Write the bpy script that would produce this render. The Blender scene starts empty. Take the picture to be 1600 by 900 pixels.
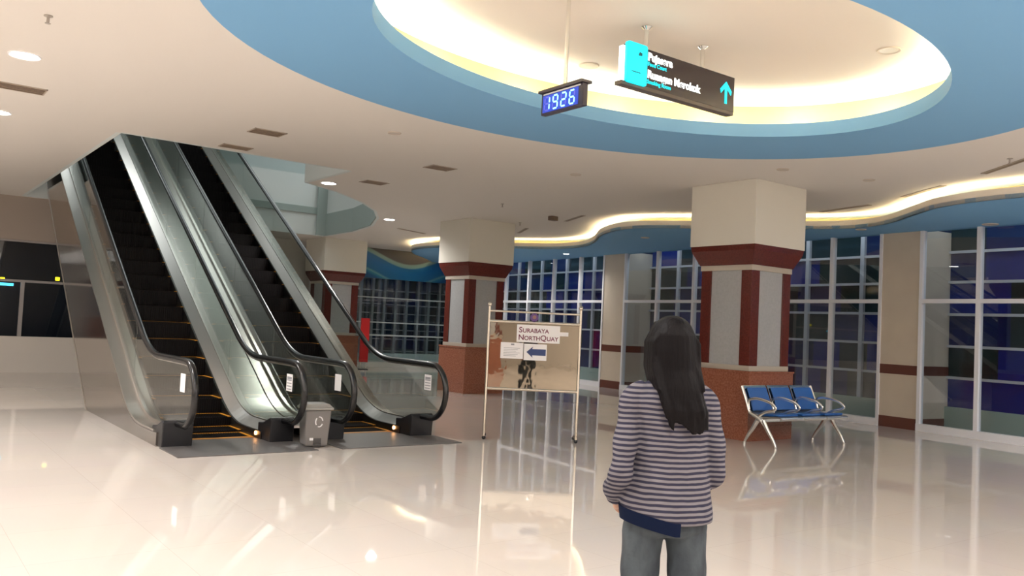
import bpy, bmesh, math, random
from mathutils import Vector, Matrix
random.seed(7)
S = bpy.context.scene
COL = S.collection
PI = math.pi

# ------------------------------------------------------------------ camera
FPX, CAMH = 1330.0, 1.5
pitch, roll, yaw = math.radians(2.6), math.radians(2.7), math.radians(36.9)
fh = Vector((math.sin(yaw), math.cos(yaw), 0)); rh = Vector((math.cos(yaw), -math.sin(yaw), 0)); up = Vector((0, 0, 1))
CF = fh * math.cos(pitch) + up * math.sin(pitch)
CU = up * math.cos(pitch) - fh * math.sin(pitch)
CR2 = rh * math.cos(roll) + CU * math.sin(roll)
CU2 = CU * math.cos(roll) - rh * math.sin(roll)
cd = bpy.data.cameras.new('camera'); cam = bpy.data.objects.new('camera', cd); COL.objects.link(cam)
cd.sensor_width = 36; cd.lens = FPX / 1600 * 36; cd.clip_end = 200; cd.clip_start = 0.05
m = Matrix.Identity(4)
for i in range(3):
    m[i][0] = CR2[i]; m[i][1] = CU2[i]; m[i][2] = -CF[i]
m[0][3], m[1][3], m[2][3] = 0, 0, CAMH
cam.matrix_world = m
S.camera = cam

# ------------------------------------------------------------------ world, exposure
S.view_settings.view_transform = 'Standard'; S.view_settings.look = 'None'
S.view_settings.exposure = 0.0; S.view_settings.gamma = 1.0; S.view_settings.use_curve_mapping = False
S.cycles.max_bounces = 8; S.cycles.diffuse_bounces = 4; S.cycles.glossy_bounces = 5
S.cycles.transparent_max_bounces = 24; S.cycles.sample_clamp_indirect = 6.0
S.cycles.use_denoising = True
S.cycles.caustics_reflective = False; S.cycles.caustics_refractive = False
W = bpy.data.worlds.new('night_sky'); S.world = W; W.use_nodes = True
W.node_tree.nodes['Background'].inputs[0].default_value = (0.012, 0.018, 0.05, 1)
W.node_tree.nodes['Background'].inputs[1].default_value = 0.6

# light power table
L_DOWN, L_FILL, L_COVE_RING, L_COVE_WAVE, L_UPPER = 330, 310, 8, 20, 80
WARM = (1.0, 0.86, 0.70); WHITE = (1.0, 0.965, 0.93)

CZ = 3.82          # main ceiling
SZ = 3.55          # blue soffit underside
ring_c = (5.6, 5.1); RO = (4.17, 3.25); RI = (2.9, 1.9)

def lamp(name, kind, loc, power, color=WHITE, size=0.3, rot=(0, 0, 0), size_y=None, blend=0.6, angle=150, parent=None):
    d = bpy.data.lights.new(name, kind); d.energy = power; d.color = color
    if kind == 'AREA':
        d.size = size
        if size_y: d.shape = 'RECTANGLE'; d.size_y = size_y
        else: d.shape = 'DISK'
    elif kind == 'SPOT':
        d.spot_size = math.radians(angle); d.spot_blend = blend; d.shadow_soft_size = size
    else: d.shadow_soft_size = size
    o = bpy.data.objects.new(name, d); COL.objects.link(o); o.location = loc; o.rotation_euler = rot
    if parent: o.parent = parent
    return o

# added down-facing fill lights, out of view, to brighten the hall
for (x, y, sx, sy, pw) in [(-5.0, 1.5, 7, 8, 1.0), (2.0, -5.5, 11, 6, 1.0), (11.0, -3.5, 5, 9, 2.6), (-5.0, 12.5, 6, 9, 1.2)]:
    lamp('added_fill_light', 'AREA', (x, y, 3.78), L_FILL * pw, WHITE, sx, size_y=sy)

# ------------------------------------------------------------------ materials
MATS = {}
def mat(name, color=(0.5, 0.5, 0.5), rough=0.5, metal=0.0, emis=None, es=1.0, spec=0.5, bump=None, noise=None, coat=0.0):
    if name in MATS: return MATS[name]
    M = bpy.data.materials.new(name); M.use_nodes = True; nt = M.node_tree; b = nt.nodes['Principled BSDF']
    b.inputs['Base Color'].default_value = (*color, 1); b.inputs['Roughness'].default_value = rough
    b.inputs['Metallic'].default_value = metal; b.inputs['Specular IOR Level'].default_value = spec
    if coat: b.inputs['Coat Weight'].default_value = coat; b.inputs['Coat Roughness'].default_value = 0.03
    if emis: b.inputs['Emission Color'].default_value = (*emis, 1); b.inputs['Emission Strength'].default_value = es
    if noise or bump:
        tc = nt.nodes.new('ShaderNodeTexCoord')
    if noise:   # (scale, color2, contrast_lo, contrast_hi, stretch)
        sc, c2, lo, hi = noise[:4]; st = noise[4] if len(noise) > 4 else (1, 1, 1)
        mp = nt.nodes.new('ShaderNodeMapping'); mp.inputs['Scale'].default_value = st
        nt.links.new(tc.outputs['Object'], mp.inputs[0])
        n = nt.nodes.new('ShaderNodeTexNoise'); n.inputs['Scale'].default_value = sc; n.inputs['Detail'].default_value = 6
        nt.links.new(mp.outputs[0], n.inputs['Vector'])
        r = nt.nodes.new('ShaderNodeValToRGB'); r.color_ramp.elements[0].position = lo; r.color_ramp.elements[1].position = hi
        r.color_ramp.elements[0].color = (*color, 1); r.color_ramp.elements[1].color = (*c2, 1)
        nt.links.new(n.outputs[0], r.inputs[0]); nt.links.new(r.outputs[0], b.inputs['Base Color'])
    if bump:    # (scale, strength, stretch)
        mp = nt.nodes.new('ShaderNodeMapping'); mp.inputs['Scale'].default_value = bump[2] if len(bump) > 2 else (1, 1, 1)
        nt.links.new(tc.outputs['Object'], mp.inputs[0])
        n = nt.nodes.new('ShaderNodeTexNoise'); n.inputs['Scale'].default_value = bump[0]; n.inputs['Detail'].default_value = 3
        nt.links.new(mp.outputs[0], n.inputs['Vector'])
        bp = nt.nodes.new('ShaderNodeBump'); bp.inputs['Strength'].default_value = bump[1]; bp.inputs['Distance'].default_value = 0.01
        nt.links.new(n.outputs[0], bp.inputs['Height']); nt.links.new(bp.outputs[0], b.inputs['Normal'])
    MATS[name] = M
    return M

def glass_mat(name, tint=(1, 1, 1), ior=1.45, gloss_rough=0.0, gloss_col=(1, 1, 1)):
    M = bpy.data.materials.new(name); M.use_nodes = True; nt = M.node_tree; nt.nodes.clear()
    out = nt.nodes.new('ShaderNodeOutputMaterial'); mx = nt.nodes.new('ShaderNodeMixShader')
    t = nt.nodes.new('ShaderNodeBsdfTransparent'); t.inputs[0].default_value = (*tint, 1)
    g = nt.nodes.new('ShaderNodeBsdfGlossy'); g.inputs['Roughness'].default_value = gloss_rough; g.inputs[0].default_value = (*gloss_col, 1)
    f = nt.nodes.new('ShaderNodeFresnel'); f.inputs[0].default_value = ior
    ge = nt.nodes.new('ShaderNodeNewGeometry')
    # same reflectance on both faces of the sheet
    mt = nt.nodes.new('ShaderNodeMath'); mt.operation = 'MULTIPLY'; mt.inputs[1].default_value = 1.6
    vt = nt.nodes.new('ShaderNodeVectorMath'); vt.operation = 'DOT_PRODUCT'
    nt.links.new(ge.outputs['Normal'], vt.inputs[0]); nt.links.new(ge.outputs['Incoming'], vt.inputs[1])
    ab = nt.nodes.new('ShaderNodeMath'); ab.operation = 'ABSOLUTE'; nt.links.new(vt.outputs['Value'], ab.inputs[0])
    sb = nt.nodes.new('ShaderNodeMath'); sb.operation = 'SUBTRACT'; sb.inputs[0].default_value = 1; nt.links.new(ab.outputs[0], sb.inputs[1])
    pw = nt.nodes.new('ShaderNodeMath'); pw.operation = 'POWER'; pw.inputs[1].default_value = 5; nt.links.new(sb.outputs[0], pw.inputs[0])
    ma = nt.nodes.new('ShaderNodeMath'); ma.operation = 'MULTIPLY_ADD'; ma.inputs[1].default_value = 0.9; ma.inputs[2].default_value = 2 * ((ior - 1) / (ior + 1)) ** 2
    ma.use_clamp = True
    nt.links.new(pw.outputs[0], ma.inputs[0]); nt.links.new(ma.outputs[0], mx.inputs[0])
    nt.nodes.remove(f); nt.nodes.remove(mt)
    nt.links.new(t.outputs[0], mx.inputs[1]); nt.links.new(g.outputs[0], mx.inputs[2]); nt.links.new(mx.outputs[0], out.inputs[0])
    MATS[name] = M
    return M

def floor_mat():
    M = bpy.data.materials.new('polished_tile'); M.use_nodes = True; nt = M.node_tree; b = nt.nodes['Principled BSDF']
    tc = nt.nodes.new('ShaderNodeTexCoord')
    br = nt.nodes.new('ShaderNodeTexBrick'); br.offset = 0; br.inputs['Scale'].default_value = 1
    br.inputs['Brick Width'].default_value = 0.8; br.inputs['Row Height'].default_value = 0.8
    br.inputs['Mortar Size'].default_value = 0.0018; br.inputs['Mortar Smooth'].default_value = 0.1
    br.inputs['Color1'].default_value = (0.67, 0.605, 0.55, 1); br.inputs['Color2'].default_value = (0.69, 0.62, 0.56, 1)
    br.inputs['Mortar'].default_value = (0.58, 0.51, 0.45, 1)
    nt.links.new(tc.outputs['Object'], br.inputs['Vector'])
    n = nt.nodes.new('ShaderNodeTexNoise'); n.inputs['Scale'].default_value = 1.3; n.inputs['Detail'].default_value = 5
    nt.links.new(tc.outputs['Object'], n.inputs['Vector'])
    mx = nt.nodes.new('ShaderNodeMix'); mx.data_type = 'RGBA'; mx.blend_type = 'MULTIPLY'; mx.inputs[0].default_value = 0.06
    nt.links.new(br.outputs[0], mx.inputs[6]); nt.links.new(n.outputs[1], mx.inputs[7]); nt.links.new(mx.outputs[2], b.inputs['Base Color'])
    b.inputs['Roughness'].default_value = 0.03; b.inputs['Specular IOR Level'].default_value = 0.9
    n2 = nt.nodes.new('ShaderNodeTexNoise'); n2.inputs['Scale'].default_value = 2.2; nt.links.new(tc.outputs['Object'], n2.inputs['Vector'])
    bp = nt.nodes.new('ShaderNodeBump'); bp.inputs['Strength'].default_value = 0.015; bp.inputs['Distance'].default_value = 0.02
    nt.links.new(n2.outputs[0], bp.inputs['Height']); nt.links.new(bp.outputs[0], b.inputs['Normal'])
    return M

def wave_reflection_mat():  # reflection of the wavy ceiling painted as colour bands
    M = bpy.data.materials.new('painted_wave_reflection'); M.use_nodes = True; nt = M.node_tree; b = nt.nodes['Principled BSDF']
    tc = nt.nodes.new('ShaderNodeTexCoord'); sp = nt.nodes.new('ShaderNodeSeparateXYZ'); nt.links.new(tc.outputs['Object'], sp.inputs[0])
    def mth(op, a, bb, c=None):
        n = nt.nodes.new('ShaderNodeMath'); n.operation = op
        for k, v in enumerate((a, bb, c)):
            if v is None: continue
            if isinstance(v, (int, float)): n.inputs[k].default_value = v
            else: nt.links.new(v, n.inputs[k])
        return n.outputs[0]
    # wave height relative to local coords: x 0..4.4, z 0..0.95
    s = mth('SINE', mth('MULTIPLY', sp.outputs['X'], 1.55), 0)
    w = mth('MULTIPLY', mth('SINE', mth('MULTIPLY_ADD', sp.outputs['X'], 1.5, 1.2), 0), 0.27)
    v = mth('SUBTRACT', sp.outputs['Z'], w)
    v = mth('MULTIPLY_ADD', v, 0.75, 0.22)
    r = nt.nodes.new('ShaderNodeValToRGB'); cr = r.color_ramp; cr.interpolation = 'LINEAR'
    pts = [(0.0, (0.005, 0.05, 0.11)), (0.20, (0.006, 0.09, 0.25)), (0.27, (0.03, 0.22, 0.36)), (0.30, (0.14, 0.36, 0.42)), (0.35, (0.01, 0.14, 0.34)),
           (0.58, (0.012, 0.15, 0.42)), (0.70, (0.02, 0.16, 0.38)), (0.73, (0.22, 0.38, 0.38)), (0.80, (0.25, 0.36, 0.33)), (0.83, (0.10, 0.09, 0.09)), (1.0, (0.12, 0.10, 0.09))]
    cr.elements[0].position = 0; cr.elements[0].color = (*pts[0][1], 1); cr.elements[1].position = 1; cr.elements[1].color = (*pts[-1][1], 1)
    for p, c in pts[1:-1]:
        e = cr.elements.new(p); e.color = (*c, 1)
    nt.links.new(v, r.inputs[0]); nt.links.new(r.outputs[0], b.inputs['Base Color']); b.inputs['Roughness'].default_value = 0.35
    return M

def stripe_mat():
    M = bpy.data.materials.new('striped_knit'); M.use_nodes = True; nt = M.node_tree; b = nt.nodes['Principled BSDF']
    tc = nt.nodes.new('ShaderNodeTexCoord'); n = nt.nodes.new('ShaderNodeTexNoise'); n.inputs['Scale'].default_value = 9
    nt.links.new(tc.outputs['Object'], n.inputs['Vector'])
    sp = nt.nodes.new('ShaderNodeSeparateXYZ'); nt.links.new(tc.outputs['Object'], sp.inputs[0])
    a = nt.nodes.new('ShaderNodeMath'); a.operation = 'MULTIPLY_ADD'; a.inputs[1].default_value = 0.012
    nt.links.new(n.outputs[0], a.inputs[0]); nt.links.new(sp.outputs['Z'], a.inputs[2])
    k = nt.nodes.new('ShaderNodeMath'); k.operation = 'MULTIPLY'; k.inputs[1].default_value = 2 * PI / 0.0185; nt.links.new(a.outputs[0], k.inputs[0])
    s = nt.nodes.new('ShaderNodeMath'); s.operation = 'SINE'; nt.links.new(k.outputs[0], s.inputs[0])
    r = nt.nodes.new('ShaderNodeMapRange'); r.inputs[1].default_value = -0.35; r.inputs[2].default_value = 0.35
    nt.links.new(s.outputs[0], r.inputs[0])
    mx = nt.nodes.new('ShaderNodeMix'); mx.data_type = 'RGBA'
    mx.inputs[6].default_value = (0.028, 0.027, 0.046, 1); mx.inputs[7].default_value = (0.16, 0.148, 0.16, 1)
    nt.links.new(r.outputs[0], mx.inputs[0]); nt.links.new(mx.outputs[2], b.inputs['Base Color'])
    b.inputs['Roughness'].default_value = 0.9; b.inputs['Specular IOR Level'].default_value = 0.1
    n2 = nt.nodes.new('ShaderNodeTexNoise'); n2.inputs['Scale'].default_value = 14; nt.links.new(tc.outputs['Object'], n2.inputs['Vector'])
    bp = nt.nodes.new('ShaderNodeBump'); bp.inputs['Strength'].default_value = 0.9; bp.inputs['Distance'].default_value = 0.02
    nt.links.new(n2.outputs[0], bp.inputs['Height']); nt.links.new(bp.outputs[0], b.inputs['Normal'])
    return M

CREAM = mat('cream_paint', (0.76, 0.72, 0.67), 0.75, spec=0.2)
CREAM_COL = mat('pillar_cream', (0.74, 0.71, 0.63), 0.6, spec=0.3)
UPWALL = mat('upper_white_paint', (0.72, 0.77, 0.76), 0.8)
BLUE = mat('ceiling_blue', (0.20, 0.43, 0.70), 0.7, spec=0.25)
WHITEP = mat('recess_white', (0.80, 0.72, 0.64), 0.8)
COVE_TINT = mat('cove_glow_tint', (0.62, 0.46, 0.19), 0.8)  # yellow cast of the warm strips put into the wall colour
FLOOR = floor_mat()
WAVE_REFL = wave_reflection_mat()
GRANITE = mat('brown_granite', (0.25, 0.085, 0.05), 0.12, noise=(38, (0.36, 0.15, 0.095), 0.35, 0.7), spec=0.5)
MAROON = mat('maroon_stone', (0.09, 0.014, 0.009), 0.25, noise=(45, (0.135, 0.022, 0.015), 0.35, 0.7))
GREYST = mat('grey_stone', (0.38, 0.39, 0.40), 0.35, noise=(30, (0.44, 0.45, 0.46), 0.3, 0.75))
LIGHTST = mat('pale_stone', (0.5, 0.45, 0.38), 0.4)
PILTILE = mat('beige_tile', (0.66, 0.57, 0.46), 0.3, noise=(3, (0.70, 0.61, 0.49), 0.3, 0.7))
STRIPE_BR = mat('brown_tile', (0.14, 0.045, 0.03), 0.3)
ALU = mat('white_aluminium', (0.90, 0.90, 0.94), 0.35, spec=0.5)
STEEL = mat('brushed_steel', (0.56, 0.53, 0.50), 0.31, 1.0)
STEEL_D = mat('dark_polished_steel', (0.40, 0.37, 0.34), 0.07, 1.0)
STEEL_P = mat('polished_tube_steel', (0.78, 0.72, 0.62), 0.13, 1.0)
CHROME = mat('satin_chrome', (0.82, 0.82, 0.80), 0.22, 1.0)
BOARD = mat('mirror_board', (0.38, 0.33, 0.26), 0.03, 1.0, bump=(2.2, 0.35))
RUBBER = mat('black_rubber', (0.005, 0.005, 0.006), 0.25, spec=0.6)
BLACKP = mat('black_plastic', (0.012, 0.012, 0.015), 0.35)
STEPM = mat('step_metal', (0.005, 0.0035, 0.004), 0.5, 0.0, spec=0.15)
YELLOW = mat('step_yellow', (0.75, 0.33, 0.03), 0.5)
PLATE = mat('landing_plate_metal', (0.15, 0.14, 0.138), 0.42, 0.4, bump=(60, 0.2))
SEATBLUE = mat('seat_blue_vinyl', (0.02, 0.12, 0.42), 0.35)
PAPER = mat('white_paper', (0.85, 0.83, 0.84), 0.6)
INKB = mat('navy_ink', (0.035, 0.06, 0.18), 0.6)
INKR = mat('maroon_ink', (0.16, 0.02, 0.06), 0.6)
INKG = mat('grey_ink', (0.3, 0.3, 0.33), 0.6)
BINM = mat('grey_bin_plastic', (0.20, 0.185, 0.18), 0.45)
BIND = mat('dark_bin_plastic', (0.06, 0.055, 0.055), 0.4)
RED = mat('red_enamel', (0.75, 0.01, 0.015), 0.35)
GREY_FIX = mat('grey_fixture', (0.42, 0.38, 0.34), 0.5)
VENT = mat('vent_dark', (0.16, 0.11, 0.08), 0.6)
DGLASS = mat('dark_teal_pane', (0.008, 0.022, 0.03), 0.08, spec=0.5)
PB1 = mat('blue_pane', (0.012, 0.024, 0.22), 0.12)
PB2 = mat('deep_blue_pane', (0.007, 0.016, 0.10), 0.12)
PB3 = mat('dark_green_pane', (0.012, 0.028, 0.03), 0.12)
PB4 = mat('dim_brown_pane', (0.014, 0.026, 0.030), 0.12)
KERB = mat('pale_green_upstand', (0.42, 0.52, 0.46), 0.6)
GREYW = mat('grey_rail', (0.20, 0.24, 0.24), 0.4)
SKIN = mat('skin', (0.42, 0.23, 0.15), 0.5)
HAIR = mat('black_hair', (0.0035, 0.0025, 0.003), 0.5, bump=(70, 0.5, (1, 1, 0.05)), spec=0.10)
JEANS = mat('grey_denim', (0.016, 0.022, 0.030), 0.85, noise=(9, (0.06, 0.075, 0.085), 0.4, 0.75, (1, 1, 0.5)), bump=(16, 0.8))
NAVY = mat('navy_cloth', (0.004, 0.008, 0.026), 0.9, spec=0.1)
STRIPES = stripe_mat()
SOLE = mat('shoe_sole', (0.5, 0.5, 0.48), 0.6); SHOE = mat('shoe_canvas', (0.05, 0.05, 0.07), 0.8)
E_WHITE = mat('lamp_white', (1, 1, 1), 0.5, emis=(1, 0.96, 0.92), es=28)
E_WARM = mat('cove_strip_warm', (1, 1, 1), 0.5, emis=(1.0, 0.76, 0.42), es=30)
E_RING = mat('cove_strip_white', (1, 1, 1), 0.5, emis=(1.0, 0.84, 0.56), es=30)
E_ORANGE = mat('skirt_lamp_orange', (1, 0.4, 0.1), 0.5, emis=(1.0, 0.45, 0.15), es=14)
E_CYAN = mat('sign_cyan', (0, 0.6, 0.7), 0.5, emis=(0.0, 0.72, 0.86), es=1.0)
E_SIGNW = mat('sign_white', (1, 1, 1), 0.5, emis=(0.95, 1.0, 1.0), es=2.2)
E_DIG = mat('digit_lit', (0.3, 0.8, 1), 0.5, emis=(0.33, 0.80, 1.0), es=1.6)
E_DIGOFF = mat('digit_unlit', (0.1, 0.1, 0.5), 0.5, emis=(0.10, 0.12, 0.62), es=0.6)
E_PANEL = mat('clock_panel_glow', (0.02, 0.05, 0.5), 0.5, emis=(0.02, 0.07, 0.62), es=0.5)
E_YEL = mat('neon_reflection_yellow', (1, 0.8, 0), 0.5, emis=(1, 0.8, 0.02), es=2.5)  # glow standing in for a neon sign reflection
E_CY2 = mat('neon_reflection_blue', (0, 0.6, 1), 0.5, emis=(0.1, 0.7, 1.0), es=2.5)
DARKSIGN = mat('sign_black', (0.035, 0.028, 0.035), 0.25)
GL_WIN = glass_mat('window_glass', (0.90, 0.93, 0.95), 1.42)
GL_BAL = glass_mat('balustrade_glass', (0.80, 0.83, 0.81), 1.42)
EMBLEM = mat('emblem_purple', (0.12, 0.06, 0.22), 0.5); EMB2 = mat('emblem_centre', (0.30, 0.16, 0.14), 0.5)

# ------------------------------------------------------------------ mesh helpers
class MB:
    def __init__(s): s.v = []; s.f = []; s.m = []
    def add(s, vs, fs, mi=0):
        o = len(s.v); s.v += [tuple(v) for v in vs]; s.f += [tuple(i + o for i in f) for f in fs]; s.m += [mi] * len(fs); return s
    def box(s, x0, x1, y0, y1, z0, z1, mi=0):
        vs = [(x, y, z) for z in (z0, z1) for y in (y0, y1) for x in (x0, x1)]
        return s.add(vs, [(0, 2, 3, 1), (4, 5, 7, 6), (0, 1, 5, 4), (2, 6, 7, 3), (0, 4, 6, 2), (1, 3, 7, 5)], mi)
    def rings(s, rs, cap=True, mi=0, close=True):
        n = len(rs[0]); vs = [p for r in rs for p in r]; fs = []
        for a in range(len(rs) - 1):
            for i in range(n if close else n - 1):
                j = (i + 1) % n
                fs.append((a * n + i, a * n + j, (a + 1) * n + j, (a + 1) * n + i))
        if cap: fs.append(tuple(range(n - 1, -1, -1))); fs.append(tuple((len(rs) - 1) * n + i for i in range(n)))
        return s.add(vs, fs, mi)
    def lathe(s, prof, c=(0, 0, 0), n=24, mi=0, a=1, b=1):
        return s.rings([[(c[0] + r * a * math.cos(2 * PI * i / n), c[1] + r * b * math.sin(2 * PI * i / n), c[2] + z) for i in range(n)] for r, z in prof], True, mi)
    def tube(s, pts, r, n=10, mi=0, flat=None):
        P = [Vector(p) for p in pts]; R = r if isinstance(r, (list, tuple)) else [r] * len(P); rs = []; prev = None
        for i, p in enumerate(P):
            t = (P[min(i + 1, len(P) - 1)] - P[max(i - 1, 0)]).normalized()
            if prev is None:
                a = Vector((0, 0, 1)) if abs(t.z) < 0.9 else Vector((1, 0, 0)); u = t.cross(a).normalized()
            else: u = (prev - t * prev.dot(t)).normalized()
            prev = u; w = t.cross(u).normalized(); fu, fw = flat or (1, 1)
            rs.append([p + u * math.cos(2 * PI * k / n) * R[i] * fu + w * math.sin(2 * PI * k / n) * R[i] * fw for k in range(n)])
        return s.rings(rs, True, mi)
    def ball(s, c, r, n=14, mi=0):
        rx, ry, rz = r if isinstance(r, (tuple, list)) else (r, r, r); rs = []
        for a in range(1, n):
            t = PI * a / n
            rs.append([(c[0] + rx * math.sin(t) * math.cos(2 * PI * k / (n * 2)), c[1] + ry * math.sin(t) * math.sin(2 * PI * k / (n * 2)), c[2] - rz * math.cos(t)) for k in range(n * 2)])
        return s.rings(rs, True, mi)
    def poly(s, loop, axis, a0, a1, mi=0):
        """extrude a 2D loop along axis ('x': loop=(y,z), 'y': (x,z), 'z': (x,y))"""
        f = {'x': lambda p, a: (a, p[0], p[1]), 'y': lambda p, a: (p[0], a, p[1]), 'z': lambda p, a: (p[0], p[1], a)}[axis]
        return s.rings([[f(p, a0) for p in loop], [f(p, a1) for p in loop]], True, mi)
    def build(s, name, mats, parent=None, bevel=0, smooth=False, seg=2):
        me = bpy.data.meshes.new(name); me.from_pydata(s.v, [], s.f); me.update()
        bm = bmesh.new(); bm.from_mesh(me); bmesh.ops.recalc_face_normals(bm, faces=bm.faces)
        big = [f for f in bm.faces if len(f.verts) > 4]
        if big: bmesh.ops.triangulate(bm, faces=big)
        bm.to_mesh(me); bm.free()
        mats = mats if isinstance(mats, (list, tuple)) else [mats]
        for mm in mats: me.materials.append(mm)
        if len(mats) > 1 and len(me.polygons) == len(s.m):
            for p, k in zip(me.polygons, s.m): p.material_index = k
        o = bpy.data.objects.new(name, me); COL.objects.link(o)
        if parent: o.parent = parent
        if smooth:
            for p in me.polygons: p.use_smooth = True
            try: me.set_sharp_from_angle(angle=math.radians(40))
            except Exception: pass
        if bevel:
            bv = o.modifiers.new('bevel', 'BEVEL'); bv.width = bevel; bv.segments = seg; bv.limit_method = 'ANGLE'; bv.angle_limit = math.radians(35)
        return o

def thing(name, label, cat, loc=(0, 0, 0), rz=0, group=None):
    o = bpy.data.objects.new(name, None); COL.objects.link(o); o.location = loc; o.rotation_euler = (0, 0, rz); o.empty_display_size = 0.2
    o['label'] = label; o['category'] = cat
    if group: o['group'] = group
    return o
def tag(o, label, cat, group=None):
    o['label'] = label; o['category'] = cat
    if group: o['group'] = group
    return o
def struct(o, label=None, cat=None):
    o['kind'] = 'structure'
    if label: o['label'] = label
    if cat: o['category'] = cat
    return o
def structroot(name, label, cat, loc=(0, 0, 0), rz=0):
    o = thing(name, label, cat, loc, rz); o['kind'] = 'structure'; return o
def dup(root, loc=None, rz=None, label=None, group=None):
    r = root.copy(); COL.objects.link(r)
    if loc is not None: r.location = loc
    if rz is not None: r.rotation_euler = (0, 0, rz)
    if label: r['label'] = label
    if group: r['group'] = group
    for ch in list(root.children):
        c = ch.copy(); COL.objects.link(c); c.parent = r
        for g in list(ch.children):
            d = g.copy(); COL.objects.link(d); d.parent = c
    return r

def slab2d(name, loops, z0, z1, material, parent=None):
    """flat slab with holes from closed 2D loops"""
    cu = bpy.data.curves.new(name, 'CURVE'); cu.dimensions = '2D'; cu.fill_mode = 'BOTH'; cu.extrude = (z1 - z0) / 2
    for lp in loops:
        sp = cu.splines.new('POLY'); sp.points.add(len(lp) - 1); sp.use_cyclic_u = True
        for p, q in zip(sp.points, lp): p.co = (q[0], q[1], 0, 1)
    t = bpy.data.objects.new(name, cu); COL.objects.link(t)
    dg = bpy.context.evaluated_depsgraph_get(); me = bpy.data.meshes.new_from_object(t.evaluated_get(dg))
    COL.objects.unlink(t); bpy.data.objects.remove(t)
    me.materials.clear(); me.materials.append(material)
    me.transform(Matrix.Translation((0, 0, (z0 + z1) / 2)))
    o = bpy.data.objects.new(name, me); COL.objects.link(o)
    if parent: o.parent = parent
    return o

def text_mesh(name, body, size, material, loc, rot, parent=None, extrude=0.002, align='LEFT', bold=0.0, xs=1.0):
    cu = bpy.data.curves.new(name, 'FONT'); cu.body = body; cu.size = size; cu.extrude = extrude; cu.align_x = align; cu.offset = bold
    t = bpy.data.objects.new(name, cu); COL.objects.link(t)
    dg = bpy.context.evaluated_depsgraph_get(); me = bpy.data.meshes.new_from_object(t.evaluated_get(dg))
    COL.objects.unlink(t); bpy.data.objects.remove(t)
    me.transform(Matrix.Diagonal((xs, 1, 1, 1)))
    me.materials.clear(); me.materials.append(material)
    o = bpy.data.objects.new(name, me); COL.objects.link(o); o.location = loc; o.rotation_euler = rot
    if parent: o.parent = parent
    return o

def ellipse(c, a, b, n=96):
    return [(c[0] + a * math.cos(2 * PI * i / n), c[1] + b * math.sin(2 * PI * i / n)) for i in range(n)]
def catmull(P, k=8):
    out = []
    for i in range(len(P) - 1):
        p0, p1, p2, p3 = P[max(i - 1, 0)], P[i], P[i + 1], P[min(i + 2, len(P) - 1)]
        for j in range(k):
            t = j / k
            out.append(tuple(0.5 * ((2 * p1[d]) + (-p0[d] + p2[d]) * t + (2 * p0[d] - 5 * p1[d] + 4 * p2[d] - p3[d]) * t * t + (-p0[d] + 3 * p1[d] - 3 * p2[d] + p3[d]) * t ** 3) for d in range(len(p1))))
    out.append(tuple(P[-1])); return out

# ------------------------------------------------------------------ right wall frame
WP0 = Vector((15.9, 18.0, 0)); WD = Vector((-1.15, -12.1, 0)).normalized(); WN = Vector((-WD.y, WD.x, 0))
WA = math.atan2(WD.y, WD.x)
def wl(s, n=0): p = WP0 + WD * s + WN * n; return (p.x, p.y)
XB0, YB0 = -9.0, -9.0      # hall extents behind the photographer
S_END = 24.0               # right wall ends here (in s)
BY = 24.6                  # back wall right part
LY = 21.2                  # back wall left part

# ------------------------------------------------------------------ floor
fl = MB().box(XB0, 19.5, YB0, 26.5, -0.12, 0).build('floor', FLOOR); struct(fl, 'polished cream tile floor of the hall', 'floor')

# ------------------------------------------------------------------ main ceiling with openings
wave = catmull([(15.5, 25.2), (14.2, 23.6), (12.9, 22.2), (12.2, 21.0), (12.15, 19.9), (12.5, 18.8), (13.2, 18.0), (13.95, 16.9), (13.95, 15.8), (13.35, 14.7), (12.45, 13.5), (11.98, 12.5), (12.0, 11.8), (12.5, 11.0),
                (13.5, 9.5), (13.95, 8.6), (13.75, 7.8), (13.0, 6.9), (12.45, 6.2), (12.2, 5.2), (12.4, 3.4), (13.3, 1.5), (13.4, -1.0), (12.6, -3.5), (12.4, -6.0)], 6)
def offset_path(P, d):
    out = []
    for i, p in enumerate(P):
        a, b = P[max(i - 1, 0)], P[min(i + 1, len(P) - 1)]
        t = Vector((b[0] - a[0], b[1] - a[1])).normalized(); out.append((p[0] - t.y * d, p[1] + t.x * d))
    return out
wave_back = offset_path(wave, 0.58)
hole = [(2.50, 12.12), (5.85, 12.2), (5.85, 13.9), (6.7, 14.45), (7.6, 15.25), (8.4, 16.2), (9.05, 17.3), (9.7, 18.8), (10.1, 20.6), (10.2, 22.6), (4.7, 22.6), (4.7, 21.0), (2.50, 21.0)]
outer = [(XB0, YB0), (12.9, YB0)] + [p for p in reversed(wave_back)] + [(14.6, 26.0), (XB0, 26.0)]
ce = slab2d('ceiling', [outer, hole, ellipse(ring_c, *RO)], CZ, CZ + 0.08, CREAM); struct(ce, 'cream plaster ceiling with escalator opening', 'ceiling')
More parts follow.
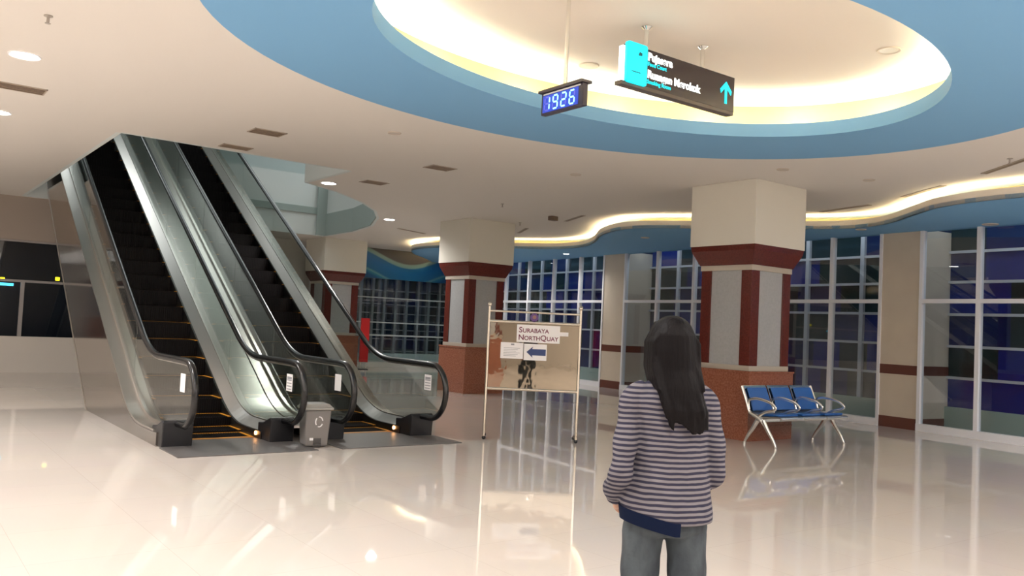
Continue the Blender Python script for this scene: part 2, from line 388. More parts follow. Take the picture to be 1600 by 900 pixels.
# fascia of the opening
fb = MB()
hl = hole + [hole[0]]
for a, b in zip(hl[:-1], hl[1:]):
    dx, dy = b[0] - a[0], b[1] - a[1]; L = math.hypot(dx, dy); nx, ny = dy / L * 0.06, -dx / L * 0.06
    ix, iy = -nx * 0.08, -ny * 0.08; a = (a[0] + ix, a[1] + iy); b = (b[0] + ix, b[1] + iy)
    fb.add([(a[0], a[1], CZ - 0.001), (b[0], b[1], CZ - 0.001), (b[0] + nx, b[1] + ny, CZ - 0.001), (a[0] + nx, a[1] + ny, CZ - 0.001),
            (a[0], a[1], 5.5), (b[0], b[1], 5.5), (b[0] + nx, b[1] + ny, 5.5), (a[0] + nx, a[1] + ny, 5.5)],
           [(0, 3, 2, 1), (4, 5, 6, 7), (0, 1, 5, 4), (2, 3, 7, 6), (0, 4, 7, 3), (1, 2, 6, 5)])
o = fb.build('trim_1', UPWALL); struct(o, 'painted edge lining the ceiling opening above the escalators', 'opening edge')

# blue ring round the oval recess
ro = slab2d('ceiling.001', [ellipse(ring_c, RO[0], RO[1]), ellipse(ring_c, *RI)], CZ, CZ + 0.05, BLUE); struct(ro, 'blue oval ring painted on the ceiling around the lit recess', 'ceiling ring')
e1, e2 = ellipse(ring_c, *RI), ellipse(ring_c, RI[0] + 0.04, RI[1] + 0.04)
o = slab2d('trim_2', [e2, e1], CZ + 0.05, CZ + 0.15, BLUE); struct(o, 'blue upright lip on the inner edge of the oval ring', 'ceiling trim')
o = slab2d('trim_3', [ellipse(ring_c, RI[0] + 0.55, RI[1] + 0.55), ellipse(ring_c, RI[0] + 0.50, RI[1] + 0.50)], CZ + 0.05, 4.30, COVE_TINT); struct(o, 'side wall of the oval light cove, strip glow painted in', 'cove wall')
o = slab2d('ceiling.002', [ellipse(ring_c, RI[0] + 0.6, RI[1] + 0.6)], 4.30, 4.36, WHITEP); struct(o, 'white raised ceiling inside the oval recess', 'raised ceiling')
st = slab2d('cove_light', [ellipse(ring_c, RI[0] + 0.16, RI[1] + 0.16), ellipse(ring_c, RI[0] + 0.11, RI[1] + 0.11)], CZ + 0.055, CZ + 0.085, E_RING)
tag(st, 'hidden white light strip running around the oval ceiling recess', 'cove light')
for i in range(16):
    t = 2 * PI * i / 16
    lamp('cove_glow', 'POINT', (ring_c[0] + (RI[0] + 0.25) * math.cos(t), ring_c[1] + (RI[1] + 0.25) * math.sin(t), CZ + 0.17), L_COVE_RING, (1.0, 0.88, 0.70), 0.05)

# wavy blue soffit over the window wall
wallpts = [wl(s, 0.0) for s in (S_END + 2, 18, 10, 0, -6.9)]
soff = wave + [(16.4, 25.2)] + [wl(-6.9), wl(0), wl(10), wl(18), wl(S_END + 2)] + [(12.6, YB0)]
soff = wave + [(12.5, YB0), (13.4, YB0)] + [wl(s, 0.15) for s in (25, 18, 10, 0, -7.3)]
o = slab2d('ceiling.003', [soff], SZ, SZ + 0.06, BLUE); struct(o, 'blue wavy lowered ceiling along the window wall', 'lowered ceiling')
def ribbon_wall(name, path, z0, z1, th, material, label, cat):
    b = MB(); off = offset_path(path, th); n = len(path)
    vs = [(p[0], p[1], z) for z in (z0, z1) for p in path] + [(p[0], p[1], z) for z in (z0, z1) for p in off]
    fs = []
    for i in range(n - 1):
        fs += [(i, i + 1, n + i + 1, n + i), (2 * n + i, 3 * n + i, 3 * n + i + 1, 2 * n + i + 1), (i, 2 * n + i, 2 * n + i + 1, i + 1), (n + i, n + i + 1, 3 * n + i + 1, 3 * n + i)]
    b.add(vs, fs); o = b.build(name, material, smooth=True); struct(o, label, cat); return o
ribbon_wall('trim_4', wave, SZ, SZ + 0.15, -0.03 if False else 0.03, CREAM, 'cream wavy fascia edging the blue lowered ceiling', 'ceiling trim')
ribbon_wall('trim_5', wave_back, SZ + 0.05, CZ + 0.05, 0.03, COVE_TINT, 'back wall of the wavy light cove, warm glow painted in', 'cove wall')
p1, p2 = offset_path(wave, 0.07), offset_path(wave, 0.11)
b = MB(); n = len(wave)
for i in range(n - 1):
    b.add([(*p1[i], SZ + 0.115), (*p1[i + 1], SZ + 0.115), (*p2[i + 1], SZ + 0.115), (*p2[i], SZ + 0.115), (*p1[i], SZ + 0.14), (*p1[i + 1], SZ + 0.14), (*p2[i + 1], SZ + 0.14), (*p2[i], SZ + 0.14)],
          [(0, 3, 2, 1), (4, 5, 6, 7), (0, 1, 5, 4), (2, 3, 7, 6)])
tag(b.build('cove_light', E_WARM), 'hidden warm light strip running behind the wavy cream fascia', 'cove light')

# ------------------------------------------------------------------ outer shell behind the photographer
o = MB().box(XB0 - 0.2, 18.5, YB0 - 0.2, YB0, 0, 4.0).build('wall_front', CREAM); struct(o)
o = MB().box(XB0 - 0.2, XB0, YB0, LY + 4, 0, 8).build('wall_left', CREAM); struct(o)

# left back wall: cream dado, dark glazing, cream bulkhead
bw = MB().box(XB0, 4.6, LY, LY + 0.2, 0, 0.42).box(XB0, 4.6, LY + 0.015, LY + 0.2, 0.42, 0.785)
bw.box(4.6, 4.8, LY, BY + 0.2, 0, CZ)
o = bw.build('wall_back', LIGHTST if False else CREAM); struct(o, 'cream low wall under the dark glazing behind the escalators', 'wall')
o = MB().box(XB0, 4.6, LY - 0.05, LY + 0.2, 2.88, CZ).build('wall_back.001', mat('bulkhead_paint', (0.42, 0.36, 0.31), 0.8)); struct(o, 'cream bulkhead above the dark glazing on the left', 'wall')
o = MB().box(XB0, 4.6, LY + 1.6, LY + 1.7, 0, 3.2).build('wall_back.002', mat('night_backdrop', (0.006, 0.012, 0.028), 0.4)); struct(o, 'dark space seen beyond the left glazing', 'wall')
wr = structroot('window_1', 'dark glazing with white mid rail above the cream low wall on the left', 'window', (0, LY, 0))
f = MB().box(XB0, 4.6, 0.02, 0.08, 1.965, 2.015).box(XB0, 4.6, 0.02, 0.10, 2.84, 2.88)
for x in (-7.3, -4.8, -2.3, 0.2, 2.62): f.box(x - 0.035, x + 0.035, 0.02, 0.10, 0.785, 1.97)
f.build('window_frame', mat('dim_frame', (0.42, 0.40, 0.40), 0.4), wr)
MB().box(XB0, 4.6, 0.10, 0.11, 0.785, 2.88).build('window_pane', GL_WIN, wr)

# right back wall: dark grid window, bulkhead with painted ceiling reflection
o = MB().box(4.8, 17.5, BY, BY + 0.2, 0, 0.16).box(4.8, 12.2, BY, BY + 0.2, 0.16, CZ).build('wall_back.003', CREAM); struct(o, 'low wall below the dark grid window', 'wall')
mu = MB().box(0, 5.6, 0, 0.12, 0, CZ - 2.86).build('wall_back.004', WAVE_REFL); mu.location = (12.2 - 0.4, BY - 0.02, 2.86); struct(mu, 'bulkhead with the wavy ceiling reflection painted in blue and pale green', 'wall')
wr = structroot('window_2', 'dark grid window under the painted wave reflection', 'window', (0, BY, 0))
f = MB()
for z in (2.24, 1.44): f.box(12.2, 16.6, 0.0, 0.05, z - 0.018, z + 0.018)
f.box(12.2, 16.6, -0.02, 0.06, 1.0, 1.045).box(12.2, 16.6, 0, 0.08, 0.16, 0.20)
f.build('window_frame', mat('rail_pale', (0.42, 0.48, 0.48), 0.4), wr)
MB().box(12.2, 16.6, 0.06, 0.07, 0.18, 2.86).build('window_pane', GL_WIN, wr)
f = MB()
x = 12.3
while x < 17: f.box(x - 0.045, x + 0.045, 0.5, 0.62, 0, 3.0); x += 0.43
for z in (0.5, 0.9, 1.2, 1.75, 2.05, 2.5): f.box(12.0, 17, 0.52, 0.56, z - 0.015, z + 0.015)
f.build('window_fin', GREYW, wr)
o = MB().box(11.8, 17.5, BY + 0.9, BY + 1.0, 0, 3.4).build('wall_back.005', DGLASS); struct(o, 'dark facade seen beyond the grid window', 'wall')
o = MB().box(11.8, 17.5, BY + 0.4, BY + 0.9, 0, 0.42).build('wall_back.006', KERB); struct(o, 'pale green upstand beyond the grid window', 'wall')
# corner pilaster
def pilaster(name, s0, s1, label):
    r = structroot(name, label, 'pilaster', (WP0.x, WP0.y, 0), WA)
    MB().box(s0, s1, -0.03, 0.93, 0, SZ + 0.05).build('tiled_face', PILTILE, r)
    MB().box(s0 - 0.004, s1 + 0.004, -0.036, 0.934, 0.97, 1.14).build('brown_stripe', STRIPE_BR, r)
    MB().box(s0 - 0.004, s1 + 0.004, -0.036, 0.934, 0.0, 0.20).build('brown_stripe', STRIPE_BR, r)
    return r
pilaster('trim_6', -6.85, -6.1, 'tiled pilaster in the far corner by the grid window')
pilaster('trim_7', 1.15, 2.0, 'tiled pilaster to the left of the woman with two brown stripes')
pilaster('trim_8', 9.55, 10.3, 'tiled pilaster to the right of the blue seats with two brown stripes')
pilaster('trim_9', 17.95, 18.7, 'tiled pilaster beyond the right edge of the picture')

# window bays of the right wall
def bay(num, s0, s1, mull, outer_m, label, seed):
    r = structroot('window_%d' % num, label, 'window', (WP0.x, WP0.y, 0), WA)
    f = MB()
    for s in mull:
        w = 0.035
        f.box(s - w, s + w, -0.05, 0.06, 0, SZ)
    f.box(s0, s0 + 0.06, -0.05, 0.06, 0, SZ).box(s1 - 0.06, s1, -0.05, 0.06, 0, SZ)
    f.box(s0, s1, -0.052, 0.058, 2.26, 2.33)
    f.box(s0, s1, -0.06, 0.07, 0, 0.13)
    f.build('window_frame', ALU, r)
    MB().box(s0, s1, 0.0, 0.01, 0.13, SZ).build('window_pane', GL_WIN, r)
    g = MB()
    for z in (0.95, 1.52, 2.10, 2.69, 3.24, 3.8): g.box(s0, s1, 0.84, 0.89, z - 0.024, z + 0.024)
    for s in outer_m: g.box(s - 0.045, s + 0.045, 0.83, 0.90, 0.42, 4.2)
    g.build('outer_rail', mat('outer_rail_white', (0.62, 0.64, 0.70), 0.4), r)
    # facade panes behind the rails, each row broken into blue and dark panes
    rnd = random.Random(seed); p = MB(); zs = [0.42, 0.95, 1.52, 2.10, 2.69, 3.24, 3.8, 4.2]
    for k in range(len(zs) - 1):
        s = s0
        while s < s1 - 0.01:
            e = min(s1, s + rnd.choice((0.45, 0.65, 0.9, 1.1)))
            mi = rnd.choices((0, 1, 2, 3), (4, 3, 4, 1))[0] if k < 5 else rnd.choices((0, 1, 2, 3), (1, 4, 3, 2))[0]
            p.box(s, e, 0.90, 0.93, zs[k], zs[k + 1], mi); s = e
    p.build('facade_pane', [PB1, PB2, PB3, PB4], r)
    c_ = r.matrix_basis @ Vector(((s0 + s1) / 2, 0.45, 4.0)) if False else WP0 + WD * ((s0 + s1) / 2) + WN * 0.45
    lamp('cavity_fill_light', 'AREA', (c_.x, c_.y, 3.95), 26, (0.85, 0.95, 1.0), s1 - s0 - 0.3, (0, 0, WA), 0.3)  # added fill lamp between the glazing layers, lights rails and panes
    MB().box(s0, s1, 0.80, 0.95, 0.0, 0.42).build('upstand', KERB, r)
    return r
om = lambda a, b, o, st=1.36: [o + st * k for k in range(-20, 21) if a + 0.1 < o + st * k < b - 0.1]
bay(3, -6.1, 1.15, (-5.3, -4.0, -2.65, -1.3, 0.02), om(-6.1, 1.15, -1.88, 1.38), 'window bay with blue panes between the far corner and the mirror board stand', 3)
bay(4, 2.0, 9.55, (3.28, 4.57, 5.85, 7.14, 8.43), om(2.0, 9.5, 7.13, 1.35), 'window bay behind the front pillar and the blue seats', 5)
bay(5, 10.3, 17.95, (11.36, 12.69, 14.0, 15.3, 16.6), om(11.5, 17.9, 12.6, 2.7), 'window bay at the right edge of the picture', 12)
bay(6, 18.7, S_END, (20, 21.3, 22.6), [], 'window bay outside the right edge of the picture', 4)
# ground outside
o = MB().box(14, 19.4, YB0, 26, 0.0, 0.02); 

# ------------------------------------------------------------------ upper hall seen through the opening
o = MB().box(XB0, 14.5, 25.6, 25.8, 4.0, 8.0).build('wall_back.007', UPWALL); struct(o, 'pale wall of the upper floor seen through the opening', 'wall')
bb = MB().box(4.7, 10.19, 22.54, 22.595, 4.42, 4.60).box(9.9, 10.19, 22.50, 22.53, 3.83, 5.5)  # grey band paints the shade at the beam ledge
cv = [hole[k] for k in (6, 7, 8, 9)]; cvo = offset_path(cv, 0.03)
for i in range(3):
    bb.add([(*cv[i], 3.83), (*cv[i + 1], 3.83), (*cvo[i + 1], 3.83), (*cvo[i], 3.83), (*cv[i], 4.45), (*cv[i + 1], 4.45), (*cvo[i + 1], 4.45), (*cvo[i], 4.45)], [(0, 3, 2, 1), (4, 5, 6, 7), (0, 1, 5, 4), (2, 3, 7, 6), (0, 4, 7, 3), (1, 2, 6, 5)])
o = bb.build('trim_10', mat('beam_shade_grey', (0.36, 0.43, 0.41), 0.8)); struct(o, 'grey green beam line and post on the upper floor wall, ledge shade painted in', 'beam')
o = MB().box(14.3, 14.5, 12, 25.6, 4.0, 8.0).build('wall_right.001', UPWALL); struct(o, 'pale side wall of the upper floor', 'wall')
o = MB().box(XB0, 14.5, 3, 25.8, 8.0, 8.1).build('ceiling.004', UPWALL); struct(o, 'ceiling of the upper floor', 'ceiling')
upo = [(XB0, 10.0), (14.4, 10.0), (14.4, 25.6), (XB0, 25.6)]
o = slab2d('floor.001', [upo, hole], 5.42, 5.5, UPWALL); struct(o, 'floor slab of the upper floor', 'floor')
o = MB().box(XB0, 14.5, 9.9, 10.0, 4.4, 8.0).build('wall_front.001', UPWALL); struct(o, 'front wall of the upper floor', 'wall')
for x, y in ((6.5, 18), (11.5, 21), (1.5, 20)):
    lamp('upper_floor_light', 'AREA', (x, y, 7.9), L_UPPER, (0.94, 1.0, 1.0), 3.0)

# ------------------------------------------------------------------ pillars
def pillar(cx, cy, label, k=1.0):
    r = thing('pillar', label, 'pillar', (cx, cy, 0), 0, 'square pillars with granite base and maroon bands')
    g, s, c = 0.53 * k, 0.455 * k, 0.60 * k
    MB().box(-g, g, -g, g, 0, 0.985).build('granite_base', GRANITE, r, bevel=0.004)
    MB().box(-g - 0.012, g + 0.012, -g - 0.012, g + 0.012, 0.985, 1.015).box(-g - 0.008, g + 0.008, -g - 0.008, g + 0.008, 0.20, 0.215).build('base_ledge', GRANITE, r, bevel=0.003)
    q = s + 0.02
    MB().box(-q, q, -q, q, 1.015, 1.09).build('lower_band', LIGHTST, r, bevel=0.003)
    MB().box(-s, s, -s, s, 1.09, 2.50).build('shaft', GREYST, r)
    w = 0.17 * k
    for sx in (-1, 1):
        for sy in (-1, 1):
            x0, x1 = sorted((sx * (s + 0.018), sx * (s - w))); y0, y1 = sorted((sy * (s + 0.018), sy * (s - w)))
            MB().box(x0, x1, y0, y1, 1.09, 2.50).build('corner_strip', MAROON, r, bevel=0.003)
    MB().box(-q - .01, q + .01, -q - .01, q + .01, 2.50, 2.58).build('upper_band', LIGHTST, r, bevel=0.003)
    f = MB(); f.rings([[(-a, -a, z), (a, -a, z), (a, a, z), (-a, a, z)] for a, z in ((q + 0.02, 2.58), (c - 0.01, 2.79), (c, 2.87))])
    f.build('flared_collar', MAROON, r)
    MB().box(-c - .01, c + .01, -c - .01, c + .01, 2.87, CZ - 0.001).build('capital', CREAM_COL, r, bevel=0.004)
    return r
p1_ = pillar(10.76, 8.33, 'front square pillar with brown granite base behind the blue seats')
dup(p1_, (10.88, 15.9, 0), None, 'middle square pillar with granite base left of the mirror board stand')
dup(p1_, (10.98, 23.42, 0), None, 'farthest square pillar, seen between the right escalator and the red post').scale = (1.1, 1.1, 1)
dup(p1_, (10.70, 0.8, 0), None, 'square pillar outside the right edge of the picture')
dup(p1_, (-4.0, -4.2, 0), None, 'square pillar behind the photographer')
dup(p1_, (4.0, -6.2, 0), None, 'second square pillar behind the photographer')

# ------------------------------------------------------------------ escalators
TAN = 0.60
def bY(y):
    if y < 10.6: return 0.0
    if y < 11.5: return 0.3 * (y - 10.6) ** 2 / 0.9
    return 0.27 + TAN * (y - 11.5)
YTOP = 20.4
def ysamples(a, b):
    ys = [a]
    for y in [10.6 + 0.1 * k for k in range(10)]:
        if a < y < b: ys.append(y)
    ys.append(b); return ys
def sweep_bar(mb, x0, x1, dz0, dz1, ya, yb, mi=0):
    ys = ysamples(ya, yb)
    mb.rings([[(x0, y, bY(y) + dz0), (x1, y, bY(y) + dz0), (x1, y, bY(y) + dz1), (x0, y, bY(y) + dz1)] for y in ys], True, mi)
def escalator(x0, x1, xl, xr, label, order, paper_sides):
    r = thing('escalator', label, 'escalator', ((x0 + x1) / 2, 9.9, 0), 0, 'pair of steel and glass escalators')
    r.location = (0, 0, 0)
    # outer polished cladding
    for k, (a, b_) in enumerate(((x0, x0 + 0.03), (x1 - 0.03, x1))):
        ys = ysamples(9.85, YTOP); top = [(y, 0.15 + bY(y)) for y in ys]
        loop = [(9.85, 0.0), (13.65, 0.0), (YTOP, 5.03)] + [p for p in reversed(top)]
        c = MB(); n = len(ys)
        bot = [(y, max(0.0, (y - 13.65) * 0.745)) for y in ys]
        c.rings([[(a, y, z0), (b_, y, z0), (b_, y, z1), (a, y, z1)] for (y, z0), (_, z1) in zip(bot + [], top)] if False else
                [[(a, y, max(0.0, (y - 13.65) * 0.745)), (b_, y, max(0.0, (y - 13.65) * 0.745)), (b_, y, 0.15 + bY(y)), (a, y, 0.15 + bY(y))] for y in sorted(set(ys + [13.65]))])
        c.build('side_cladding', STEEL_D, r)
        t = MB(); t.rings([[(a - 0.006, 13.60, 0), (b_ + 0.006, 13.60, 0), (b_ + 0.006, 13.66, 0), (a - 0.006, 13.66, 0)], [(a - 0.006, YTOP, 5.06), (b_ + 0.006, YTOP, 5.06), (b_ + 0.006, YTOP + 0.06, 5.06), (a - 0.006, YTOP + 0.06, 5.06)]])
        t.build('cladding_trim', STEEL, r)
    sf = MB(); sf.rings([[(x0 + 0.03, 13.7, 0.001), (x1 - 0.03, 13.7, 0.001), (x1 - 0.03, 13.75, 0.001), (x0 + 0.03, 13.75, 0.001)], [(x0 + 0.03, YTOP, 5.0), (x1 - 0.03, YTOP, 5.0), (x1 - 0.03, YTOP + 0.05, 5.0), (x0 + 0.03, YTOP + 0.05, 5.0)]])
    sf.build('underside_panel', STEEL_D, r)
    # decking strips, skirts
    for side, (g, o_, sgn) in enumerate(((xl, x0, 1), (xr, x1, -1))):
        a, b_ = sorted((o_, g - sgn * 0.02))
        d = MB(); sweep_bar(d, a, b_, 0.145, 0.175, 9.98, YTOP); d.build('outer_decking', STEEL, r)
        a, b_ = sorted((g - sgn * 0.02, g + sgn * 0.02))
        d = MB(); sweep_bar(d, a, b_, 0.14, 0.215, 9.98, YTOP); d.build('glass_channel', STEEL, r)
        # inner deck slopes down to the skirt
        i0, i1 = g + sgn * 0.02, g + sgn * 0.15
        d = MB(); ys = ysamples(9.98, YTOP)
        d.rings([[(i0, y, bY(y) + 0.14), (i1, y, bY(y) + 0.085), (i1, y, bY(y) + 0.11), (i0, y, bY(y) + 0.20)] for y in ys]); d.build('inner_decking', STEEL, r)
        d = MB(); a, b_ = sorted((i1 - sgn * 0.004, i1 + sgn * 0.02))
        d.rings([[(a, y, max(0.012, bY(y) - 0.30)), (b_, y, max(0.012, bY(y) - 0.30)), (b_, y, bY(y) + 0.105), (a, y, bY(y) + 0.105)] for y in ys])
        d.build('skirt_panel', mat('skirt_dark', (0.05, 0.047, 0.045), 0.35, 0.8), r)
        # glass panels
        joints = [9.35, 11.75, 13.55, 15.35, 17.15, 18.95, YTOP]
        for j in range(len(joints) - 1):
            ya, yb = joints[j] + 0.006, joints[j + 1] - 0.006
            gm = MB()
            if j == 0:
                arc = [(9.52 - 0.33 * math.sin(t), 0.60 + 0.33 * math.cos(t)) for t in [PI * k / 12 for k in range(13)]]
                lowr = [(9.9, 0.235), (10.1, 0.20)] + [(y, 0.19 + bY(y)) for y in ysamples(10.3, yb)]
                topr = [(y, 0.935 + bY(y)) for y in reversed(ysamples(9.7, yb))]
                gm.poly(topr + arc + lowr, 'x', g - 0.005, g + 0.005)
            else:
                gm.poly([(ya, 0.19 + bY(ya)), (yb, 0.19 + bY(yb)), (yb, 0.935 + bY(yb)), (ya, 0.935 + bY(ya))], 'x', g - 0.005, g + 0.005)
            gm.build('glass_panel', GL_BAL, r)
        path = [(g, 10.02, 0.12), (g, 9.86, 0.21), (g, 9.70, 0.262)] + [(g, 9.50 - 0.35 * math.sin(t), 0.61 - 0.35 * math.cos(t)) for t in [PI * k / 14 for k in range(1, 14)]]
        path += [(g, y, 0.96 + bY(y)) for y in [9.6, 9.9, 10.3] + ysamples(10.6, YTOP)]
        h = MB(); h.tube(path, 0.037, 12, flat=(1.0, 0.72) if False else (1.0, 1.0)); h.build('handrail', RUBBER, r, smooth=True)
        gp = [(p[0], p[1], p[2] + (-0.036 if p[2] > 0.9 else 0)) for p in path if p[2] > 0.94]
        h = MB(); h.tube(gp, 0.014, 8); h.build('handrail_guide', STEEL, r, smooth=True)
        # inlet box
        a, b_ = sorted((o_ + sgn * 0.002, i1 + sgn * 0.025))
        bx_ = MB().poly([(9.72, 0.0), (10.12, 0.0), (10.12, 0.205), (9.98, 0.215), (9.74, 0.30), (9.70, 0.275)], 'x', a + 0.02, b_)
        bx_.build('handrail_inlet', BLACKP, r, bevel=0.012)
        # orange skirt lamp on the right hand skirt
        if side == 1:
            c = MB(); c.tube([(i1 + sgn * 0.016, 10.12, 0.072), (i1 + sgn * 0.036, 10.12, 0.072)], 0.024, 12); c.build('skirt_lamp', E_ORANGE, r)
        if paper_sides[side]:
            n_ = MB().box(g - 0.0095, g - 0.0062, 9.50, 9.67, 0.62, 0.82).build('notice', PAPER, r)
            if paper_sides[side] == 2:
                t = MB()
                for k in range(5): t.box(g - 0.0112, g - 0.0098, 9.52, 9.65, 0.79 - 0.035 * k - (0.012 if k else 0.03), 0.79 - 0.035 * k)
                t.build('printed_lines', INKG, n_)
    # floor plates and steps
    sx0, sx1 = xl + 0.175, xr - 0.175
    MB().box(x0, x1, 9.0, 9.70, 0.0, 0.012).box(x0 + 0.03, x1 - 0.03, 9.70, 10.16, 0.0, 0.012).build('landing_plate', PLATE, r)
    MB().box(sx0, sx1, 10.16, 10.24, 0.0, 0.016).build('comb_plate', mat('comb_yellow', (0.5, 0.22, 0.03), 0.4), r)
    proto = None; k = 0
    y = 10.24; 
    steps = [(10.24, 0.0), (10.64, 0.03)]
    z = 0.03; y = 11.04
    n = 0
    while y < YTOP - 0.4:
        rise = 0.12 if n == 0 else (0.20 if n == 1 else 0.24)
        z += rise; steps.append((y, z)); y += 0.40; n += 1
    for (ys_, zs_) in steps:
        if proto is None:
            st_ = MB(); st_.box(sx0, sx1, 0, 0.40, -0.04, 0.010).box(sx0, sx1, 0.0, 0.03, -0.26, -0.04)
            q = sx0 + 0.01
            while q < sx1 - 0.01: st_.box(q, q + 0.006, 0.0, 0.40, 0.010, 0.018); st_.box(q, q + 0.006, -0.006, 0.0, -0.24, 0.012); q += 0.03
            proto = st_.build('step', STEPM, r); e = MB()
            e.box(sx0, sx0 + 0.03, 0, 0.40, 0.010, 0.0195).box(sx1 - 0.03, sx1, 0, 0.40, 0.010, 0.0195).box(sx0, sx1, 0.385, 0.40, 0.010, 0.0195)
            ed = e.build('yellow_edge', YELLOW, proto); proto.location = (0, ys_, zs_)
        else:
            c = proto.copy(); COL.objects.link(c); c.parent = r; c.location = (0, ys_, zs_)
            d = ed.copy(); COL.objects.link(d); d.parent = c
    return r
escalator(2.60, 4.14, 2.78, 4.00, 'left escalator of the pair, with polished side wall facing the hall', 0, (1, 2))
escalator(4.44, 6.08, 4.62, 5.90, 'right escalator of the pair, nearer the pillars', 1, (1, 2))
# narrow deck filling the gap between the two escalators
g = MB(); sweep_bar(g, 4.145, 4.435, 0.13, 0.16, 9.98, YTOP); 
tag(g.build('steel_deck', STEEL), 'steel deck filling the gap between the two escalators', 'deck')

# ------------------------------------------------------------------ pedal bin
r = thing('pedal_bin', 'grey plastic pedal bin standing between the two escalator landings', 'bin', (4.235, 9.36, 0.0125), math.radians(-8)); r.scale = (0.93, 0.93, 0.95)
bm_ = MB(); bm_.rings([[(-a, -a, z), (a, -a, z), (a, a, z), (-a, a, z)] for a, z in ((0.135, 0.0), (0.14, 0.03), (0.165, 0.44))])
bm_.build('body', BINM, r, bevel=0.02)
lid = MB().box(-0.185, 0.185, -0.185, 0.18, 0.44, 0.475); lid.rings([[(-a, -a, z), (a, -a, z), (a, a, z), (-a, a, z)] for a, z in ((0.175, 0.475), (0.14, 0.515))])
lid.build('lid', mat('lid_grey', (0.30, 0.29, 0.27), 0.4), r, bevel=0.01)
MB().box(-0.05, 0.05, -0.148, -0.10, 0.0, 0.10).build('pedal_recess', BIND, r)
MB().box(-0.035, 0.035, -0.185, -0.12, 0.025, 0.04).build('pedal', BIND, r, bevel=0.004)
lg = MB()
for k in range(3):   # ring of three bent arrows
    a0 = 2 * PI * k / 3 + 0.2; pts = [(0.045 * math.cos(a0 + t * 0.3), 0.06 * math.sin(a0 + t * 0.3)) for t in range(6)]
    for (u0, v0), (u1, v1) in zip(pts[:-1], pts[1:]):
        lg.tube([(u0 + 0.01, -0.162 + 0.0, 0.30 + v0), (u1 + 0.01, -0.162, 0.30 + v1)], 0.008, 6)
lgo = lg.build('logo', PAPER, r)
MB().box(-0.095, -0.05, -0.150, -0.146, 0.075, 0.105).build('label_mark', PAPER, r)

# ------------------------------------------------------------------ mirror notice stand
A_, B_ = Vector((6.57, 9.22, 0)), Vector((7.55, 8.50, 0))
d_ = (B_ - A_).normalized(); wS = (B_ - A_).length
r = thing('notice_stand', 'polished steel notice stand with mirror board in front of the middle pillar', 'stand', tuple((A_ + B_) / 2), math.atan2(d_.y, d_.x))
hw = wS / 2
for sx in (-1, 1):
    c = MB(); c.tube([(sx * hw, 0, 0.03), (sx * hw, 0, 1.76)], 0.019, 14)
    c.ball((sx * hw, 0, 1.785), 0.03, 8)
    pst = c.build('post', STEEL_P, r, smooth=True)
    c = MB(); c.tube([(sx * hw, 0.32, 0.05), (sx * hw, 0.0, 0.06), (sx * hw, -0.03, 0.06)], 0.015, 10); c.build('foot_tube', STEEL_P, r, smooth=True)
    c = MB(); c.ball((sx * hw, -0.01, 0.027), 0.027, 8).ball((sx * hw, 0.31, 0.027), 0.027, 8); c.build('caster', BLACKP, r, smooth=True)
for z, rad in ((1.70, 0.014), (1.565, 0.019), (0.675, 0.019)):
    c = MB(); c.tube([(-hw, 0, z), (hw, 0, z)], rad, 12); c.build('cross_bar', STEEL_P, r, smooth=True)
bd = MB().box(-hw + 0.02, hw - 0.02, -0.006, 0.006, 0.69, 1.55).build('mirror_board', BOARD, r)
# paper signs (front is local -y); board px 757..903 wide, 506..608 high
def bx(px): return -hw + (px - 760) / (900 - 760) * 2 * hw
def bz(py, px): return 1.565 - ((py - (502 + (px - 760) * 0.047)) / 103.0) * 0.89
sg = MB().box(bx(803), bx(869), -0.012, -0.008, bz(536, 836) , bz(509, 836)).build('name_sheet', PAPER, r)
def smallcaps(parts, x, z, parent, mat_, big, sml, bold):
    for ch, isb in parts:
        s_ = big if isb else sml
        o = text_mesh('lettering', ch, s_, mat_, (x, -0.0125, z), (PI / 2, 0, 0), parent, 0.001, bold=bold)
        x += (max(v.co.x for v in o.data.vertices) + s_ * 0.045)
xs_ = bx(806)
smallcaps([('S', 1), ('URABAYA', 0)], xs_, bz(521, 836), sg, INKR, 0.102, 0.078, 0.0015)
smallcaps([('N', 1), ('ORTH', 0), ('Q', 1), ('UAY', 0)], xs_ - 0.005, bz(532.5, 836), sg, INKR, 0.102, 0.078, 0.0015)
MB().box(bx(869), bx(882), -0.011, -0.008, bz(526, 875), bz(520, 875)).build('paper_strip', PAPER, r)
sh = MB().box(bx(779.5), bx(814), -0.012, -0.008, bz(560, 797), bz(535.5, 797)).build('notice_sheet', PAPER, r)
t = MB().box(bx(795), bx(800), -0.0135, -0.0121, bz(539.5, 797), bz(537, 797))
for k in range(6): t.box(bx(784), bx(809 - (k % 3) * 3), -0.0128, -0.0121, bz(544.2 + k * 2.4, 797), bz(543.6 + k * 2.4, 797))
t.build('printed_lines', INKG, sh)
ar = MB().box(bx(815), bx(850), -0.012, -0.008, bz(563, 832), bz(538, 832)).build('arrow_sheet', PAPER, r)
zc = bz(550.5, 832); xa = bx(819)
MB().poly([(xa, zc), (xa + 0.085, zc + 0.075), (xa + 0.075, zc + 0.042), (bx(848.5), zc + 0.042), (bx(848.5), zc - 0.042), (xa + 0.075, zc - 0.042), (xa + 0.085, zc - 0.075)], 'y', -0.0145, -0.0121).build('arrow', INKB, ar)
em = MB(); em.tube([(-0.01, -0.02, 1.635), (-0.01, -0.008, 1.635)], 0.055, 20); eo = em.build('emblem', EMBLEM, r)
em = MB(); em.tube([(-0.01, -0.024, 1.638), (-0.01, -0.0201, 1.638)], 0.026, 14); em.build('emblem_centre', EMB2, eo)

